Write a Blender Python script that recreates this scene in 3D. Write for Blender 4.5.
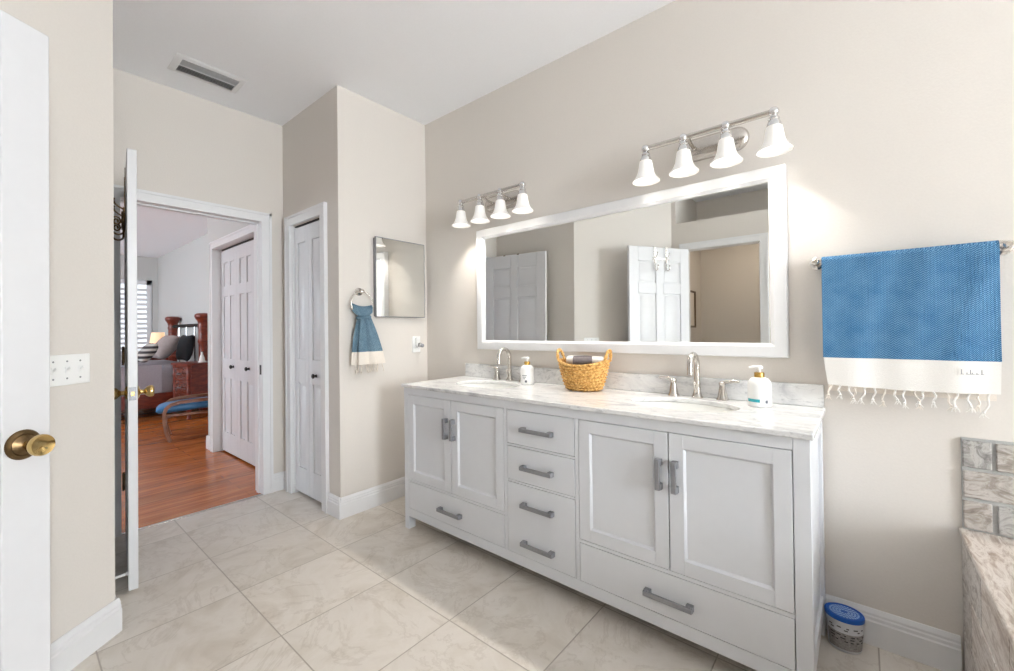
import bpy, bmesh, math, random
from mathutils import Vector, Matrix
S = bpy.context.scene
for o in list(bpy.data.objects):
    bpy.data.objects.remove(o)
rng = random.Random(7)
R = math.radians
PI = math.pi

# ------------------------------------------------------------------ camera, world, exposure
cam_d = bpy.data.cameras.new('camera')
cam = bpy.data.objects.new('camera', cam_d)
S.collection.objects.link(cam)
YAW, PITCH, ROLL = R(39.98763), R(0.49151), R(-0.67728)
fw = Vector((-math.sin(YAW) * math.cos(PITCH), math.cos(YAW) * math.cos(PITCH), math.sin(PITCH)))
rt = Vector((math.cos(YAW), math.sin(YAW), 0))
up = rt.cross(fw)
rt2 = math.cos(ROLL) * rt + math.sin(ROLL) * up
up2 = -math.sin(ROLL) * rt + math.cos(ROLL) * up
m = Matrix((rt2, up2, -fw)).transposed().to_4x4()
m.translation = Vector((0, 0, 1.18))
cam.matrix_world = m
cam_d.sensor_width = 36
cam_d.lens = 422.512 / 1014 * 36
cam_d.shift_y = -(335.5 - 325.595) / 1014
cam_d.clip_start = 0.02
S.camera = cam

S.view_settings.view_transform = 'Standard'
S.view_settings.look = 'None'
S.view_settings.gamma = 1
S.view_settings.use_curve_mapping = False
S.view_settings.exposure = 0.14

world = bpy.data.worlds.new('world')
S.world = world
world.use_nodes = True
bg = world.node_tree.nodes['Background']
bg.inputs[0].default_value = (0.75, 0.86, 1.0, 1)
bg.inputs[1].default_value = 1.2
S.cycles.max_bounces = 10
S.cycles.diffuse_bounces = 6
S.cycles.glossy_bounces = 5
S.cycles.transmission_bounces = 6
S.cycles.sample_clamp_indirect = 6

# strengths of what gives off light (the pieces themselves are built further down)
WINDOW_TUB = 27.0
WINDOW_BED = 0.6
SIDE_FILL = 7.0  # glow of the added side window in the bedroom
BULB_W = 7.4
SHADE_E = 0.2
TOILET_FILL = 12.0  # glow of the lamp added in the toilet room

# ------------------------------------------------------------------ materials
def srgb(r, g, b):
    f = lambda c: (c / 255 / 12.92) if c / 255 <= 0.04045 else ((c / 255 + 0.055) / 1.055) ** 2.4
    return (f(r), f(g), f(b), 1)

def newmat(name):
    mt = bpy.data.materials.new(name)
    mt.use_nodes = True
    nt = mt.node_tree
    return mt, nt, nt.nodes['Principled BSDF']

def N(nt, typ, **kw):
    n = nt.nodes.new(typ)
    for k, v in kw.items():
        if k.startswith('i_'):
            n.inputs[k[2:].replace('_', ' ')].default_value = v
        else:
            setattr(n, k, v)
    return n

def ramp(nt, stops):
    n = nt.nodes.new('ShaderNodeValToRGB')
    e = n.color_ramp.elements
    e[0].position, e[0].color = stops[0]
    e[1].position, e[1].color = stops[-1]
    for p, c in stops[1:-1]:
        x = e.new(p)
        x.color = c
    return n

def coords(nt, scale=(1, 1, 1), rot=(0, 0, 0)):
    tc = N(nt, 'ShaderNodeTexCoord')
    mp = N(nt, 'ShaderNodeMapping')
    mp.inputs['Scale'].default_value = scale
    mp.inputs['Rotation'].default_value = rot
    nt.links.new(tc.outputs['Object'], mp.inputs[0])
    return mp

def bump(nt, b, height, strength=0.2, dist=0.002):
    n = N(nt, 'ShaderNodeBump')
    n.inputs['Strength'].default_value = strength
    n.inputs['Distance'].default_value = dist
    nt.links.new(height, n.inputs['Height'])
    nt.links.new(n.outputs[0], b.inputs['Normal'])

def plain(name, col, rough=0.5, metal=0, var=0.03, scale=30, bmp=0.0, spec=None):
    """one colour with a slight procedural variation"""
    mt, nt, b = newmat(name)
    mp = coords(nt)
    no = N(nt, 'ShaderNodeTexNoise', i_Scale=scale, i_Detail=4)
    nt.links.new(mp.outputs[0], no.inputs['Vector'])
    c0 = tuple(max(0, c * (1 - var)) for c in col[:3]) + (1,)
    c1 = tuple(min(1, c * (1 + var)) for c in col[:3]) + (1,)
    rp = ramp(nt, [(0.3, c0), (0.7, c1)])
    nt.links.new(no.outputs[0], rp.inputs[0])
    nt.links.new(rp.outputs[0], b.inputs['Base Color'])
    b.inputs['Roughness'].default_value = rough
    b.inputs['Metallic'].default_value = metal
    if spec is not None:
        b.inputs['Specular IOR Level'].default_value = spec
    if bmp:
        bump(nt, b, no.outputs[0], bmp)
    return mt

def emis(name, col, strength, base=(0.9, 0.9, 0.9, 1)):
    mt, nt, b = newmat(name)
    b.inputs['Base Color'].default_value = base
    b.inputs['Emission Color'].default_value = col
    b.inputs['Emission Strength'].default_value = strength
    b.inputs['Roughness'].default_value = 0.4
    return mt

M = {}
M['wall'] = plain('wall_paint', srgb(221, 215, 208), 0.75, var=0.012, scale=140, bmp=0.25, spec=0.2)
M['bedwall'] = plain('bedroom_paint', srgb(206, 206, 203), 0.8, var=0.012, scale=140, bmp=0.2, spec=0.2)
M['ceiling'] = plain('ceiling_paint', srgb(248, 249, 252), 0.85, var=0.01, scale=120, bmp=0.25, spec=0.1)
M['trim'] = plain('trim_white', srgb(230, 230, 231), 0.32, var=0.01, scale=20)
M['door'] = plain('door_white', srgb(220, 220, 222), 0.34, var=0.01, scale=25)
M['cab'] = plain('cabinet_white', srgb(218, 220, 224), 0.36, var=0.008, scale=25)
M['porcelain'] = plain('porcelain', srgb(243, 243, 240), 0.08, var=0.005)
M['nickel'] = plain('brushed_nickel', srgb(205, 200, 194), 0.24, 1, var=0.04, scale=80)
M['pull'] = plain('satin_pull', srgb(146, 147, 151), 0.48, 0.55, var=0.05, scale=90)
M['chrome'] = plain('chrome', srgb(225, 225, 226), 0.08, 1, var=0.01)
M['brass'] = plain('polished_brass', srgb(205, 176, 118), 0.14, 1, var=0.06, scale=40)
M['bronze'] = plain('antique_bronze', srgb(112, 92, 66), 0.32, 1, var=0.2, scale=60)
M['darkmetal'] = plain('dark_metal', srgb(52, 47, 44), 0.4, 0.8, var=0.15)
M['gold'] = plain('gold_collar', srgb(206, 168, 92), 0.25, 0.9, var=0.04)
M['plastic'] = plain('white_plastic', srgb(243, 243, 241), 0.3, var=0.006)
M['teal'] = plain('teal_print', srgb(50, 170, 180), 0.4)
M['ink'] = plain('grey_print', srgb(95, 98, 108), 0.5)
M['vent_grey'] = plain('vent_paint', srgb(205, 205, 205), 0.5, var=0.02)
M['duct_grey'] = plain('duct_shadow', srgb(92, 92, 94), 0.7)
M['ink_pale'] = plain('pale_print', srgb(160, 160, 164), 0.6)
M['grey_slot'] = plain('dark_slot', srgb(60, 60, 62), 0.6)
M['cotton_white'] = plain('white_cotton', srgb(240, 237, 232), 0.9, var=0.03, scale=400, bmp=0.4, spec=0.1)
M['cotton_cream'] = plain('cream_cotton', srgb(232, 223, 212), 0.9, var=0.04, scale=300, bmp=0.4, spec=0.1)
M['cloth_taupe'] = plain('taupe_cloth', srgb(120, 112, 112), 0.9, var=0.1, scale=120, bmp=0.4, spec=0.1)
M['cloth_dark'] = plain('charcoal_cloth', srgb(42, 43, 46), 0.8, var=0.15, scale=90, bmp=0.3, spec=0.2)
M['pillow_taupe'] = plain('taupe_satin', srgb(164, 150, 146), 0.6, var=0.08, scale=20, bmp=0.2)
M['bedspread'] = plain('bedspread_grey', srgb(168, 163, 170), 0.85, var=0.06, scale=60, bmp=0.3)
M['leather'] = plain('blue_leather', srgb(58, 122, 172), 0.38, var=0.08, scale=40, bmp=0.1)
M['mirror'] = plain('mirror_silver', (0.95, 0.965, 0.95, 1), 0.0, 1, var=0.0)
M['bucket_blue'] = plain('blue_lid', srgb(24, 88, 178), 0.35, var=0.05, scale=90)
M['bucket'] = plain('bucket_plastic', srgb(214, 216, 220), 0.35, var=0.02)
M['granule'] = plain('pale_granules', srgb(170, 200, 232), 0.7, var=0.2, scale=500)
M['label_dark'] = plain('label_grey', srgb(150, 146, 144), 0.5, var=0.35, scale=160)
M['pane'] = emis('daylit_pane', (0.87, 0.94, 1.0, 1), WINDOW_TUB)
M['pane_bed'] = emis('daylit_bedroom_pane', (0.80, 0.90, 1.0, 1), WINDOW_BED)
M['pane_fill'] = emis('glowing_fill_pane', (0.78, 0.90, 1.0, 1), SIDE_FILL)
M['bulb'] = emis('lit_bulb', (1.0, 0.93, 0.82, 1), 6.0)
M['lampglow'] = emis('lit_linen', srgb(255, 205, 150), 0.55, srgb(250, 225, 190))
M['toilet_fill_lamp'] = emis('lit_opal', (1.0, 0.87, 0.72, 1), TOILET_FILL)

def mat_shade():
    mt, nt, b = newmat('frosted_glass_shade')
    b.inputs['Base Color'].default_value = (0.84, 0.83, 0.81, 1)
    b.inputs['Roughness'].default_value = 0.28
    b.inputs['Emission Color'].default_value = (1.0, 0.955, 0.90, 1)
    mp = coords(nt)
    no = N(nt, 'ShaderNodeTexNoise', i_Scale=25, i_Detail=2)
    nt.links.new(mp.outputs[0], no.inputs['Vector'])
    rp = N(nt, 'ShaderNodeMapRange')
    rp.inputs['To Min'].default_value = SHADE_E * 0.9
    rp.inputs['To Max'].default_value = SHADE_E * 1.1
    nt.links.new(no.outputs[0], rp.inputs[0])
    nt.links.new(rp.outputs[0], b.inputs['Emission Strength'])
    return mt
M['shade'] = mat_shade()

def mat_marble():
    mt, nt, b = newmat('carrara_marble')
    mp = coords(nt, (1.0, 2.4, 2.4), (0.2, 0.1, 0.25))
    n1 = N(nt, 'ShaderNodeTexNoise', i_Scale=3.2, i_Detail=8, i_Roughness=0.62, i_Distortion=1.6)
    nt.links.new(mp.outputs[0], n1.inputs['Vector'])
    n2 = N(nt, 'ShaderNodeTexNoise', i_Scale=13, i_Detail=6, i_Roughness=0.7, i_Distortion=2.2)
    nt.links.new(mp.outputs[0], n2.inputs['Vector'])
    r1 = ramp(nt, [(0.30, srgb(186, 187, 190)), (0.45, srgb(222, 222, 222)), (0.56, srgb(233, 233, 232)), (0.75, srgb(216, 216, 215))])
    r2 = ramp(nt, [(0.34, srgb(205, 205, 207)), (0.46, (1, 1, 1, 1)), (1.0, (1, 1, 1, 1))])
    nt.links.new(n1.outputs[0], r1.inputs[0])
    nt.links.new(n2.outputs[0], r2.inputs[0])
    mx = N(nt, 'ShaderNodeMixRGB', blend_type='MULTIPLY')
    mx.inputs[0].default_value = 0.75
    nt.links.new(r1.outputs[0], mx.inputs[1])
    nt.links.new(r2.outputs[0], mx.inputs[2])
    nt.links.new(mx.outputs[0], b.inputs['Base Color'])
    b.inputs['Roughness'].default_value = 0.16
    return mt
M['marble'] = mat_marble()

def mat_tile_floor():
    """square beige travertine tiles with thin grout joints"""
    mt, nt, b = newmat('travertine_floor_tile')
    tc = N(nt, 'ShaderNodeTexCoord')
    sx = N(nt, 'ShaderNodeSeparateXYZ')
    nt.links.new(tc.outputs['Object'], sx.inputs[0])
    def math_(op, a, v=None, v2=None):
        n = N(nt, 'ShaderNodeMath', operation=op)
        if isinstance(a, (int, float)):
            n.inputs[0].default_value = a
        else:
            nt.links.new(a, n.inputs[0])
        if v is not None:
            if isinstance(v, (int, float)):
                n.inputs[1].default_value = v
            else:
                nt.links.new(v, n.inputs[1])
        return n.outputs[0]
    def axis(out, off, size):
        t = math_('DIVIDE', math_('SUBTRACT', out, off), size)
        fl = math_('FLOOR', t)
        fr = math_('SUBTRACT', t, fl)
        d = math_('MULTIPLY', math_('MINIMUM', fr, math_('SUBTRACT', 1.0, fr)), size)
        return fl, d
    fx, dx = axis(sx.outputs[0], -0.856, 0.4435)
    fy, dy = axis(sx.outputs[1], 0.692, 0.4715)
    d = math_('MINIMUM', dx, dy)
    cell = N(nt, 'ShaderNodeCombineXYZ')
    nt.links.new(fx, cell.inputs[0]); nt.links.new(fy, cell.inputs[1])
    wn = N(nt, 'ShaderNodeTexWhiteNoise')
    nt.links.new(cell.outputs[0], wn.inputs['Vector'])
    off = N(nt, 'ShaderNodeVectorMath', operation='MULTIPLY_ADD')
    nt.links.new(wn.outputs['Color'], off.inputs[0])
    off.inputs[1].default_value = (9, 9, 9)
    nt.links.new(tc.outputs['Object'], off.inputs[2])
    n1 = N(nt, 'ShaderNodeTexNoise', i_Scale=3.4, i_Detail=9, i_Roughness=0.62, i_Distortion=1.1)
    nt.links.new(off.outputs[0], n1.inputs['Vector'])
    r1 = ramp(nt, [(0.28, srgb(200, 190, 177)), (0.44, srgb(214, 206, 195)), (0.55, srgb(222, 215, 206)), (0.75, srgb(210, 201, 190))])
    nt.links.new(n1.outputs[0], r1.inputs[0])
    n2 = N(nt, 'ShaderNodeTexNoise', i_Scale=2.6, i_Detail=8, i_Roughness=0.65, i_Distortion=1.2)
    nt.links.new(off.outputs[0], n2.inputs['Vector'])
    vein = ramp(nt, [(0.475, (1, 1, 1, 1)), (0.5, srgb(205, 196, 186)), (0.525, (1, 1, 1, 1))])
    nt.links.new(n2.outputs[0], vein.inputs[0])
    mv = N(nt, 'ShaderNodeMixRGB', blend_type='MULTIPLY'); mv.inputs[0].default_value = 0.3
    nt.links.new(r1.outputs[0], mv.inputs[1]); nt.links.new(vein.outputs[0], mv.inputs[2])
    tone = N(nt, 'ShaderNodeMapRange')
    tone.inputs['To Min'].default_value = 0.94; tone.inputs['To Max'].default_value = 1.04
    nt.links.new(wn.outputs['Value'], tone.inputs[0])
    mt2 = N(nt, 'ShaderNodeVectorMath', operation='SCALE')
    nt.links.new(mv.outputs[0], mt2.inputs[0]); nt.links.new(tone.outputs[0], mt2.inputs['Scale'])
    gr = N(nt, 'ShaderNodeMapRange', interpolation_type='SMOOTHSTEP')
    gr.inputs['From Min'].default_value = 0.0012; gr.inputs['From Max'].default_value = 0.0035
    nt.links.new(d, gr.inputs[0])
    mg = N(nt, 'ShaderNodeMixRGB')
    mg.inputs[1].default_value = srgb(174, 164, 152)
    nt.links.new(gr.outputs[0], mg.inputs[0]); nt.links.new(mt2.outputs[0], mg.inputs[2])
    nt.links.new(mg.outputs[0], b.inputs['Base Color'])
    b.inputs['Roughness'].default_value = 0.33
    bump(nt, b, gr.outputs[0], 0.5, 0.002)
    return mt
M['floor'] = mat_tile_floor()

def mat_wood(name, c0, c1, c2, scale=(1, 1, 1), rough=0.3, rot=(0, 0, 0), planks=False):
    mt, nt, b = newmat(name)
    mp = coords(nt, scale, rot)
    n1 = N(nt, 'ShaderNodeTexNoise', i_Scale=2.0, i_Detail=6, i_Roughness=0.6, i_Distortion=0.6)
    nt.links.new(mp.outputs[0], n1.inputs['Vector'])
    rp = ramp(nt, [(0.3, c0), (0.5, c1), (0.7, c2)])
    nt.links.new(n1.outputs[0], rp.inputs[0])
    last = rp.outputs[0]
    if planks:
        tc = N(nt, 'ShaderNodeTexCoord')
        mp2 = N(nt, 'ShaderNodeMapping')
        mp2.inputs['Rotation'].default_value = (0, 0, PI / 2)
        nt.links.new(tc.outputs['Object'], mp2.inputs[0])
        bk = N(nt, 'ShaderNodeTexBrick', offset=0.37)
        bk.inputs['Color1'].default_value = (0.72, 0.72, 0.72, 1)
        bk.inputs['Color2'].default_value = (1.12, 1.06, 1.0, 1)
        bk.inputs['Mortar'].default_value = (0.35, 0.3, 0.28, 1)
        bk.inputs['Scale'].default_value = 1
        bk.inputs['Mortar Size'].default_value = 0.0016
        bk.inputs['Brick Width'].default_value = 1.15
        bk.inputs['Row Height'].default_value = 0.095
        nt.links.new(mp2.outputs[0], bk.inputs['Vector'])
        mx = N(nt, 'ShaderNodeMixRGB', blend_type='MULTIPLY'); mx.inputs[0].default_value = 0.8
        nt.links.new(last, mx.inputs[1]); nt.links.new(bk.outputs[0], mx.inputs[2])
        last = mx.outputs[0]
    nt.links.new(last, b.inputs['Base Color'])
    b.inputs['Roughness'].default_value = rough
    return mt
M['woodfloor'] = mat_wood('cherry_floor', srgb(150, 80, 36), srgb(186, 106, 52), srgb(210, 138, 80), (14, 1.2, 1), 0.22, planks=True)
M['wood'] = mat_wood('mahogany', srgb(84, 30, 18), srgb(116, 44, 26), srgb(140, 62, 38), (4, 4, 16), 0.3)
M['bentwood'] = mat_wood('bent_wood', srgb(104, 60, 36), srgb(130, 80, 50), srgb(150, 98, 66), (6, 6, 6), 0.35)
M['drawer_wood'] = mat_wood('nightstand_drawer', srgb(80, 36, 24), srgb(104, 52, 38), srgb(128, 72, 56), (6, 6, 20), 0.22)

def mat_towel(name, c0, c1, c2, s=1.0):
    """chevron weave: light and dark threads crossing"""
    mt, nt, b = newmat(name)
    mp = coords(nt, (s, s, s))
    w1 = N(nt, 'ShaderNodeTexWave', wave_type='BANDS', bands_direction='Z', i_Scale=52, i_Distortion=0.0)
    w2 = N(nt, 'ShaderNodeTexWave', wave_type='BANDS', bands_direction='X', i_Scale=38, i_Distortion=0.0)
    sx = N(nt, 'ShaderNodeSeparateXYZ'); nt.links.new(mp.outputs[0], sx.inputs[0])
    pp = N(nt, 'ShaderNodeMath', operation='PINGPONG'); pp.inputs[1].default_value = 0.006
    add = N(nt, 'ShaderNodeMath', operation='ADD'); nt.links.new(sx.outputs[0], add.inputs[0]); nt.links.new(sx.outputs[1], add.inputs[1])
    nt.links.new(add.outputs[0], pp.inputs[0])
    az = N(nt, 'ShaderNodeMath', operation='ADD'); nt.links.new(sx.outputs[2], az.inputs[0]); nt.links.new(pp.outputs[0], az.inputs[1])
    cv = N(nt, 'ShaderNodeCombineXYZ'); nt.links.new(az.outputs[0], cv.inputs[2])
    nt.links.new(cv.outputs[0], w1.inputs['Vector'])
    nt.links.new(mp.outputs[0], w2.inputs['Vector'])
    mx = N(nt, 'ShaderNodeMath', operation='MULTIPLY'); nt.links.new(w1.outputs['Fac'], mx.inputs[0]); nt.links.new(w2.outputs['Fac'], mx.inputs[1])
    no = N(nt, 'ShaderNodeTexNoise', i_Scale=18, i_Detail=5); nt.links.new(mp.outputs[0], no.inputs['Vector'])
    ad = N(nt, 'ShaderNodeMath', operation='MULTIPLY_ADD'); nt.links.new(no.outputs[0], ad.inputs[0]); ad.inputs[1].default_value = 0.7
    sub = N(nt, 'ShaderNodeMath', operation='SUBTRACT'); nt.links.new(w1.outputs['Fac'], sub.inputs[0]); sub.inputs[1].default_value = 0.35
    nt.links.new(sub.outputs[0], ad.inputs[2])
    rp = ramp(nt, [(0.15, c0), (0.5, c1), (0.95, c2)])
    nt.links.new(ad.outputs[0], rp.inputs[0])
    nt.links.new(rp.outputs[0], b.inputs['Base Color'])
    b.inputs['Roughness'].default_value = 0.9
    b.inputs['Specular IOR Level'].default_value = 0.1
    bump(nt, b, mx.outputs[0], 0.6, 0.002)
    return mt
M['towel'] = mat_towel('blue_towel_weave', srgb(44, 92, 132), srgb(64, 120, 164), srgb(122, 162, 192))
M['towel_small'] = mat_towel('hand_towel_weave', srgb(70, 98, 118), srgb(92, 122, 142), srgb(136, 160, 174), 1.3)

def mat_basket():
    mt, nt, b = newmat('seagrass_weave')
    mp = coords(nt)
    no = N(nt, 'ShaderNodeTexNoise', i_Scale=95, i_Detail=3); nt.links.new(mp.outputs[0], no.inputs['Vector'])
    rp = ramp(nt, [(0.3, srgb(150, 98, 42)), (0.47, srgb(206, 156, 84)), (0.7, srgb(236, 200, 132))])
    nt.links.new(no.outputs[0], rp.inputs[0]); nt.links.new(rp.outputs[0], b.inputs['Base Color'])
    b.inputs['Roughness'].default_value = 0.75
    bump(nt, b, no.outputs[0], 0.5, 0.003)
    return mt
M['basket'] = mat_basket()

def mat_stone(name, cols, scale=14, stretch=(1, 1, 1), rot=(0, 0, 0), rough=0.5):
    mt, nt, b = newmat(name)
    mp = coords(nt, stretch, rot)
    n1 = N(nt, 'ShaderNodeTexNoise', i_Scale=scale, i_Detail=9, i_Roughness=0.68, i_Distortion=1.3)
    nt.links.new(mp.outputs[0], n1.inputs['Vector'])
    k = len(cols)
    rp = ramp(nt, [(0.3 + 0.4 * i / (k - 1), c) for i, c in enumerate(cols)])
    nt.links.new(n1.outputs[0], rp.inputs[0]); nt.links.new(rp.outputs[0], b.inputs['Base Color'])
    b.inputs['Roughness'].default_value = rough
    bump(nt, b, n1.outputs[0], 0.4, 0.004)
    return mt
M['stone_a'] = mat_stone('tumbled_stone_grey', [srgb(106, 104, 102), srgb(146, 142, 138), srgb(188, 185, 181), srgb(134, 128, 122)], 20)
M['stone_b'] = mat_stone('tumbled_stone_tan', [srgb(112, 102, 94), srgb(156, 147, 138), srgb(194, 188, 182), srgb(138, 128, 119)], 13, (1, 1, 2.2))
M['deck'] = mat_stone('banded_travertine', [srgb(132, 114, 102), srgb(172, 157, 145), srgb(212, 204, 196), srgb(160, 144, 132)], 9, (4.0, 0.9, 4.0), (0, 0, 0.5), 0.4)
M['grout'] = plain('grey_grout', srgb(178, 178, 176), 0.85, var=0.06, scale=200, bmp=0.3)

def mat_stripe():
    mt, nt, b = newmat('striped_pillow')
    mp = coords(nt)
    w = N(nt, 'ShaderNodeTexWave', wave_type='BANDS', bands_direction='Z', i_Scale=4.6, i_Distortion=0.3)
    nt.links.new(mp.outputs[0], w.inputs['Vector'])
    rp = ramp(nt, [(0.45, srgb(62, 58, 60)), (0.6, srgb(190, 186, 180))])
    nt.links.new(w.outputs['Fac'], rp.inputs[0]); nt.links.new(rp.outputs[0], b.inputs['Base Color'])
    b.inputs['Roughness'].default_value = 0.85
    return mt
M['stripe'] = mat_stripe()

# ------------------------------------------------------------------ mesh helpers
def link(o):
    S.collection.objects.link(o)
    return o

def tag(o, label=None, cat=None, group=None, kind=None):
    if label: o['label'] = label
    if cat: o['category'] = cat
    if group: o['group'] = group
    if kind: o['kind'] = kind
    return o

def thing(name, label, cat, loc, rotz=0, group=None, kind=None):
    o = bpy.data.objects.new(name, None)
    o.empty_display_size = 0.05
    o.location = loc
    o.rotation_euler = (0, 0, rotz)
    return tag(link(o), label, cat, group, kind)

def root_of(o):
    while o.parent:
        o = o.parent
    return o

def copy_tree(o, parent=None):
    c = o.copy()
    link(c)
    c.parent = parent
    for ch in list(o.children):
        copy_tree(ch, c)
    return c

class MB:
    def __init__(s):
        s.bm = bmesh.new()
    def box(s, x0, x1, y0, y1, z0, z1):
        v = [s.bm.verts.new(p) for p in ((x0, y0, z0), (x1, y0, z0), (x1, y1, z0), (x0, y1, z0), (x0, y0, z1), (x1, y0, z1), (x1, y1, z1), (x0, y1, z1))]
        for f in ((3, 2, 1, 0), (4, 5, 6, 7), (0, 1, 5, 4), (1, 2, 6, 5), (2, 3, 7, 6), (3, 0, 4, 7)):
            s.bm.faces.new([v[i] for i in f])
        return s
    def prism(s, poly, a, b):
        """poly: list of 3D points (planar); extruded from a to b (vector offsets)"""
        a, b = Vector(a), Vector(b)
        p0 = [s.bm.verts.new(Vector(p) + a) for p in poly]
        p1 = [s.bm.verts.new(Vector(p) + b) for p in poly]
        n = len(poly)
        s.bm.faces.new(p0); s.bm.faces.new(p1[::-1])
        for i in range(n):
            s.bm.faces.new((p0[i], p1[i], p1[(i + 1) % n], p0[(i + 1) % n]))
        return s
    def rings(s, rings, cap0=True, cap1=True, closed=True, loop=False):
        vs = [[s.bm.verts.new(p) for p in r] for r in rings]
        n = len(vs[0])
        pairs = list(zip(vs, vs[1:])) + ([(vs[-1], vs[0])] if loop else [])
        for a, b in pairs:
            for i in range(n if closed else n - 1):
                j = (i + 1) % n
                try:
                    s.bm.faces.new((a[i], a[j], b[j], b[i]))
                except ValueError:
                    pass
        if cap0 and closed and not loop: s.bm.faces.new(vs[0][::-1])
        if cap1 and closed and not loop: s.bm.faces.new(vs[-1])
        return s
    def lathe(s, prof, c=(0, 0, 0), n=28, sx=1, sy=1, axis=None, cap0=True, cap1=True):
        """prof: list of (r, h) along +z (or along axis)"""
        c = Vector(c)
        if axis is None:
            u, v, w = Vector((1, 0, 0)), Vector((0, 1, 0)), Vector((0, 0, 1))
        else:
            w = Vector(axis).normalized()
            u = w.orthogonal().normalized()
            v = w.cross(u)
        rs = []
        for r, h in prof:
            r = max(r, 1e-4)
            rs.append([c + u * (r * sx * math.cos(2 * PI * i / n)) + v * (r * sy * math.sin(2 * PI * i / n)) + w * h for i in range(n)])
        return s.rings(rs, cap0, cap1)
    def cyl(s, p0, p1, r, r1=None, n=20):
        p0, p1 = Vector(p0), Vector(p1)
        return s.lathe([(r, 0), (r if r1 is None else r1, (p1 - p0).length)], p0, n, axis=p1 - p0)
    def tube(s, pts, r, n=10, loop=False):
        pts = [Vector(p) for p in pts]
        k = len(pts)
        rad = r if isinstance(r, (list, tuple)) else [r] * k
        rs = []
        u = None
        for i, p in enumerate(pts):
            if loop:
                t = pts[(i + 1) % k] - pts[i - 1]
            else:
                t = pts[min(i + 1, k - 1)] - pts[max(i - 1, 0)]
            t.normalize()
            if u is None:
                u = t.orthogonal().normalized()
            u = (u - t * u.dot(t)).normalized()
            v = t.cross(u)
            rs.append([p + (u * math.cos(2 * PI * j / n) + v * math.sin(2 * PI * j / n)) * rad[i] for j in range(n)])
        return s.rings(rs, loop=loop)
    def sphere(s, c, r, sx=1, sy=1, sz=1, n=20, m_=12):
        c = Vector(c)
        rs = []
        for i in range(m_ + 1):
            a = -PI / 2 + PI * i / m_
            q = max(math.cos(a), 0.002)
            rs.append([c + Vector((r * sx * q * math.cos(2 * PI * j / n), r * sy * q * math.sin(2 * PI * j / n), r * sz * math.sin(a))) for j in range(n)])
        return s.rings(rs)
    def sheet(s, f, nu, nv, thick=0.0):
        """closed thin sheet: f(u, v) -> (point, normal offset dir)"""
        A = [[None] * (nv + 1) for _ in range(nu + 1)]
        B = [[None] * (nv + 1) for _ in range(nu + 1)]
        for i in range(nu + 1):
            for j in range(nv + 1):
                p, nn = f(i / nu, j / nv)
                p, nn = Vector(p), Vector(nn)
                A[i][j] = s.bm.verts.new(p + nn * thick / 2)
                B[i][j] = s.bm.verts.new(p - nn * thick / 2)
        for i in range(nu):
            for j in range(nv):
                s.bm.faces.new((A[i][j], A[i + 1][j], A[i + 1][j + 1], A[i][j + 1]))
                s.bm.faces.new((B[i][j], B[i][j + 1], B[i + 1][j + 1], B[i + 1][j]))
        for i in range(nu):
            s.bm.faces.new((A[i][0], B[i][0], B[i + 1][0], A[i + 1][0]))
            s.bm.faces.new((A[i][nv], A[i + 1][nv], B[i + 1][nv], B[i][nv]))
        for j in range(nv):
            s.bm.faces.new((A[0][j], A[0][j + 1], B[0][j + 1], B[0][j]))
            s.bm.faces.new((A[nu][j], B[nu][j], B[nu][j + 1], A[nu][j + 1]))
        return s
    def plate_hole(s, x0, x1, y0, y1, z0, z1, cx, cy, a, b, ex=2.0, n=72, skip=()):
        """rectangular slab with an oval opening; skip = sides without an outer wall"""
        angs = [2 * PI * i / n for i in range(n)]
        angs += [math.atan2(y - cy, x - cx) % (2 * PI) for x in (x0, x1) for y in (y0, y1)]
        angs = sorted(set(round(t, 6) for t in angs))
        inn, out = [], []
        for t in angs:
            c_, s_ = math.cos(t), math.sin(t)
            rr = (abs(c_ / a) ** ex + abs(s_ / b) ** ex) ** (-1 / ex)
            inn.append((cx + rr * c_, cy + rr * s_))
            k = min(((x1 - cx) / c_ if c_ > 1e-9 else 1e9), ((x0 - cx) / c_ if c_ < -1e-9 else 1e9), ((y1 - cy) / s_ if s_ > 1e-9 else 1e9), ((y0 - cy) / s_ if s_ < -1e-9 else 1e9))
            out.append((cx + k * c_, cy + k * s_))
        V = lambda p, z: s.bm.verts.new((p[0], p[1], z))
        it, ib = [V(p, z1) for p in inn], [V(p, z0) for p in inn]
        ot, ob = [V(p, z1) for p in out], [V(p, z0) for p in out]
        k = len(angs)
        for i in range(k):
            j = (i + 1) % k
            s.bm.faces.new((it[i], ot[i], ot[j], it[j]))
            s.bm.faces.new((ib[j], ob[j], ob[i], ib[i]))
            s.bm.faces.new((it[j], ib[j], ib[i], it[i]))
            mx_, my_ = (out[i][0] + out[j][0]) / 2, (out[i][1] + out[j][1]) / 2
            if ('x0' in skip and abs(mx_ - x0) < 1e-5) or ('x1' in skip and abs(mx_ - x1) < 1e-5):
                continue
            s.bm.faces.new((ot[i], ob[i], ob[j], ot[j]))
        return s
    def xf(s, mat):
        bmesh.ops.transform(s.bm, matrix=mat, verts=s.bm.verts[:])
        return s
    def build(s, name, mat, parent=None, bevel=0, at=None, local=False, seg=2, merge=False, smooth=0.6):
        bm = s.bm
        if merge:
            bmesh.ops.remove_doubles(bm, verts=bm.verts[:], dist=1e-5)
        if parent is not None and not local:
            r = root_of(parent)
            w = Matrix.LocRotScale(r.location, r.rotation_euler, None)
            bmesh.ops.transform(bm, matrix=w.inverted(), verts=bm.verts[:])
        if at is not None:
            bmesh.ops.translate(bm, vec=-Vector(at), verts=bm.verts[:])
        bmesh.ops.recalc_face_normals(bm, faces=bm.faces[:])
        for f in bm.faces:
            f.smooth = True
        for e in bm.edges:
            if len(e.link_faces) == 2 and e.calc_face_angle(0) > smooth:
                e.smooth = False
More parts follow.
